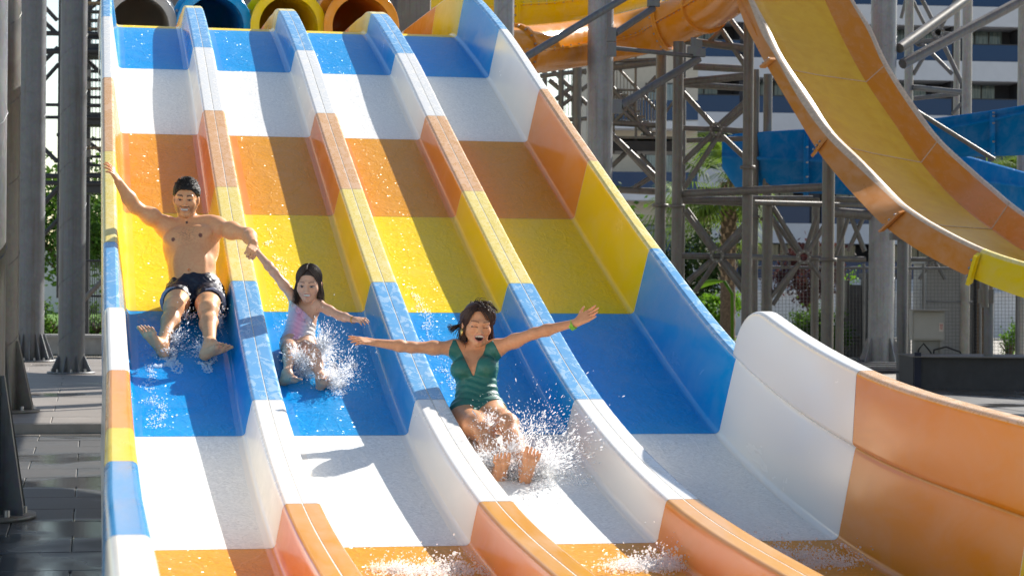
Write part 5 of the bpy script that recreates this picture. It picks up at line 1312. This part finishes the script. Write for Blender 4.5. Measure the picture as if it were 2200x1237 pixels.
    for i in range(560):
        sd = -1 if i % 2 else 1; u_ = rng.random(); s0 = unit(np.array([sd*.03, math.cos(.85+1.4*u_), math.sin(.85+1.4*u_)]))
        e = adir(sd*(1.0+1.3*u_+rng.normal(0, .08)), rng.uniform(-.45, -.1)); ps.append(lock(rng, C, HM, rad*(1.03+.05*rng.random()), s0, e, rng.uniform(.09, .175), rng.uniform(-.06, .16), rng.uniform(-.22, .0), lift=.008, wave=.26))
    strands('wet_locks', ps, root, off, hc, .0025)
    ax_ = unit(knL-wrL); c = wrL-ax_*.012; x_ = unit(np.cross(ax_, CAMU)); y_ = np.cross(ax_, x_); ring = []
    for hh in (-.006, .006): ring.append([Vector(tuple(c+ax_*hh+(x_*math.cos(t)+y_*math.sin(t))*.0225-off)) for t in np.linspace(0, 2*math.pi, 21)])
    v, f = loft(ring); obj('wristband', v, f, mat_plain('orange wristband', (.55, .28, .05), .4), root, True)
build_girl()
# ------------------------------------------------------------------ spray, wakes and foam
def mat_spray(name, c, tr_, rough, glass=0.0, bumpy=False, thin=0.0):
    s = NT(name); s.set('Base Color', c).set('Roughness', rough).set('Transmission Weight', glass).set('IOR', 1.33)
    if bumpy: s.set('Normal', s.bump(s.noise(s.map(), 60, 4, .7), .8, .01))
    t = s.n('ShaderNodeBsdfTranslucent'); t.inputs[0].default_value = (*c, 1); m = s.n('ShaderNodeMixShader'); m.inputs[0].default_value = tr_
    s.l(s.b.outputs[0], m.inputs[1]); s.l(t.outputs[0], m.inputs[2])
    tp = s.n('ShaderNodeBsdfTransparent'); m2 = s.n('ShaderNodeMixShader'); m2.inputs[0].default_value = thin; s.l(m.outputs[0], m2.inputs[1]); s.l(tp.outputs[0], m2.inputs[2])
    s.l(m2.outputs[0], s.t.nodes['Material Output'].inputs[0]); return s.m
MSPRAY = mat_spray('white water spray', (.98, .985, .99), .6, .1, thin=.42); MFOAM = mat_spray('aerated foam', (.93, .95, .96), .45, .2, 0, True); MWATER = mat_spray('churned water', (.95, .97, .98), .45, .06, .25, True, .18)
ICO_V = np.array([(0, 0, 1), (.894, 0, .447), (.276, .851, .447), (-.724, .526, .447), (-.724, -.526, .447), (.276, -.851, .447), (.724, .526, -.447), (-.276, .851, -.447), (-.894, 0, -.447), (-.276, -.851, -.447), (.724, -.526, -.447), (0, 0, -1)])
ICO_F = np.array([(0, 1, 2), (0, 2, 3), (0, 3, 4), (0, 4, 5), (0, 5, 1), (1, 6, 2), (2, 7, 3), (3, 8, 4), (4, 9, 5), (5, 10, 1), (6, 7, 2), (7, 8, 3), (8, 9, 4), (9, 10, 5), (10, 6, 1), (11, 7, 6), (11, 8, 7), (11, 9, 8), (11, 10, 9), (11, 6, 10)])
def drops(name, pts, rad, mat, parent, rng, stretch=None):
    n = len(pts); sc_ = np.array(rad)[:, None, None]*np.ones((1, 1, 3))*rng.uniform(.75, 1.35, (n, 1, 3))
    v = ICO_V[None]*sc_
    if stretch is not None:
        d_ = stretch/np.maximum(1e-6, np.linalg.norm(stretch, axis=1))[:, None]; v = v+np.einsum('nij,nj->ni', v, d_)[..., None]*d_[:, None, :]*rng.uniform(0, 2.6, (n, 1, 1))**1.5
    v = v+np.array(pts)[:, None, :]; f = (ICO_F[None]+12*np.arange(n)[:, None, None]).reshape(-1, 3); v = v.reshape(-1, 3)
    me = bpy.data.meshes.new(name); me.vertices.add(len(v)); me.vertices.foreach_set('co', v.astype(np.float32).ravel()); me.loops.add(len(f)*3); me.loops.foreach_set('vertex_index', f.astype(np.int32).ravel())
    me.polygons.add(len(f)); me.polygons.foreach_set('loop_start', np.arange(0, len(f)*3, 3, dtype=np.int32)); me.update(calc_edges=True); me.polygons.foreach_set('use_smooth', np.ones(len(f), bool)); me.materials.append(mat)
    return link(bpy.data.objects.new(name, me), parent)
_fs = [at(0, s_, HF) for s_ in np.linspace(KS[2], KS[13], 500)]; _fy = np.array([v.y for v in _fs])[::-1]; _fz = np.array([v.z for v in _fs])[::-1]
def fp(X, Y, lift=0): return np.array([X, Y, np.interp(Y, _fy, _fz)+lift])
def splash(label, jets, seed, foam):
    """jets: (origin px, py, depth, count, spread along picture x and y and depth, size, plume direction px, py)"""
    rng = np.random.default_rng(seed); P_, R_, S_ = [], [], []
    for px, py, d, n, sx, sy, sd, size, ux, uy in jets:
        c = nv(P(px, py, d)); n = int(n*1.7); t = rng.random(n)**1.7
        g = rng.normal(size=(n, 3))*np.array([sx, sy, sd])*(.35+.9*t)[:, None]
        p = c+(CAMR*(ux*t)[:, None]+np.array([0, 0, 1])*(uy*t)[:, None])+g[:, :1]*CAMR+g[:, 1:2]*CAMU+g[:, 2:]*CAMF
        # keep it above the floor
        fz = np.interp(p[:, 1], _fy, _fz); p[:, 2] = np.maximum(p[:, 2], fz+.003+.02*rng.random(n)**2)
        P_.append(p); S_.append(p-c+CAMU*.03+rng.normal(0, .02, p.shape)); R_.append(size*.64*rng.lognormal(0, .45, n)*(1.15-.5*t))
    p = np.concatenate(P_); r = np.concatenate(R_)
    o = drops('water_splash', p, r, MSPRAY, None, rng, np.concatenate(S_)); tag(o, label, 'splash', kind='stuff')
    pp = []                                   # froth lying on the wet floor
    for X, Y, rx, ry, n in foam:
        m = n*16; a = rng.uniform(0, 6.28, m); q = np.sqrt(rng.random(m))*(.75+.35*np.sin(a*3+X*9)); xs, ys = X+rx*q*np.cos(a), Y+ry*q*np.sin(a)
        keep = wob(np.stack([xs, ys, ys*0], 1), 26, seed) > -.18
        pp += [fp(x, y, .002+.010*rng.random()**2) for x, y in zip(xs[keep], ys[keep])]
    pp = np.array(pp); fo = drops('splash_froth', pp, .0034*rng.lognormal(0, .5, len(pp)), MSPRAY, None, rng); tag(fo, label.replace('spray', 'froth'), 'froth', kind='stuff')
splash('white spray bursting round the woman\'s legs', [(1052, 915, 11.55, 420, .05, .05, .10, .0026, .0, .05), (1060, 995, 11.3, 1500, .055, .04, .10, .0027, -.02, .06), (1112, 1015, 11.25, 3000, .10, .05, .12, .0027, .08, .06), (1158, 1000, 11.3, 2600, .09, .065, .12, .0025, .16, .10), (1105, 965, 11.3, 900, .08, .06, .10, .0025, .10, .06), (1040, 1000, 11.3, 900, .05, .05, .1, .0025, -.06, .05), (1140, 920, 11.4, 500, .16, .11, .12, .0022, .12, .08)], 31,
       [(2.30, 11.35, .20, .38, 130), (2.38, 11.0, .22, .25, 90)])
splash('white spray round the girl\'s legs', [(690, 745, 12.85, 1500, .05, .07, .08, .0025, .05, .02), (655, 790, 12.7, 1500, .06, .06, .08, .0025, .02, .03), (705, 820, 12.6, 1300, .06, .06, .08, .0028, .08, .02), (640, 770, 12.7, 600, .04, .05, .06, .0028, -.02, .0), (740, 800, 12.6, 420, .08, .10, .08, .0022, .06, .04)], 32,
       [(1.44, 12.75, .14, .36, 110), (1.33, 12.9, .12, .30, 60)])
splash('light spray kicked up by the man\'s feet', [(375, 730, 12.95, 420, .05, .05, .06, .0026, .04, .03), (355, 755, 12.85, 420, .05, .03, .06, .0026, .0, .02), (440, 750, 12.85, 420, .05, .04, .05, .0026, -.03, .02), (470, 690, 13.2, 260, .03, .06, .06, .0024, .0, .02), (400, 680, 13.2, 160, .06, .04, .06, .0022, .0, .02)], 33,
       [(.46, 12.95, .10, .22, 40), (.68, 12.92, .08, .16, 30), (.72, 13.4, .05, .22, 26)])
def froth(label, X, Y, rx, ry, n, seed, hgt):
    rng = np.random.default_rng(seed); pp = []
    cs = [(X+rx*rng.normal()*.6, Y+ry*rng.normal()*.5, rng.uniform(.02, .07), rng.random()**2*hgt) for _ in range(26)]
    for i in range(n):
        cx, cy, cr, ch = cs[rng.integers(0, 26)]; pp.append(fp(cx+rng.normal()*cr, cy+rng.normal()*cr, .003+abs(rng.normal())*.5*ch*(1 if i % 12 else 2.5)))
    o = drops('run_out_froth', np.array(pp), .0024*rng.lognormal(0, .45, n), MSPRAY, None, rng); tag(o, label, 'froth', kind='stuff')
froth('white froth at the foot of the second lane', 1.47, 9.28, .20, .12, 3600, 41, .06)
froth('white froth at the foot of the third lane', 2.50, 9.30, .18, .12, 3800, 42, .08)
froth('white froth at the foot of the fourth lane', 3.20, 9.34, .22, .12, 4600, 43, .08)
def trail(label, X, Y0, Y1, seed, n):
    rng = np.random.default_rng(seed); t = rng.random(n); y = Y0+(Y1-Y0)*t
    x = X+.035*np.sin(y*5+seed)+.02*np.sin(y*13)+rng.normal(0, .012+.03*(1-t), n)
    k = wob(np.stack([x*2, y, y*0], 1), 14, seed) > .05-.3*(1-t)
    pp = np.array([fp(a, b, .001+.004*rng.random()) for a, b in zip(x[k], y[k])]); o = drops('water_streak', pp, .0022*rng.lognormal(0, .45, len(pp)), MSPRAY, None, rng); tag(o, label, 'water', kind='stuff')
trail('thin white water streak trailing up the lane behind the girl', 1.24, 13.4, 15.3, 5, 1100)
trail('thin white water streak trailing up the lane behind the woman', 2.10, 12.5, 14.4, 8, 1100)
trail('thin white water streak along the left of the man\'s lane', .36, 11.9, 13.2, 11, 900)
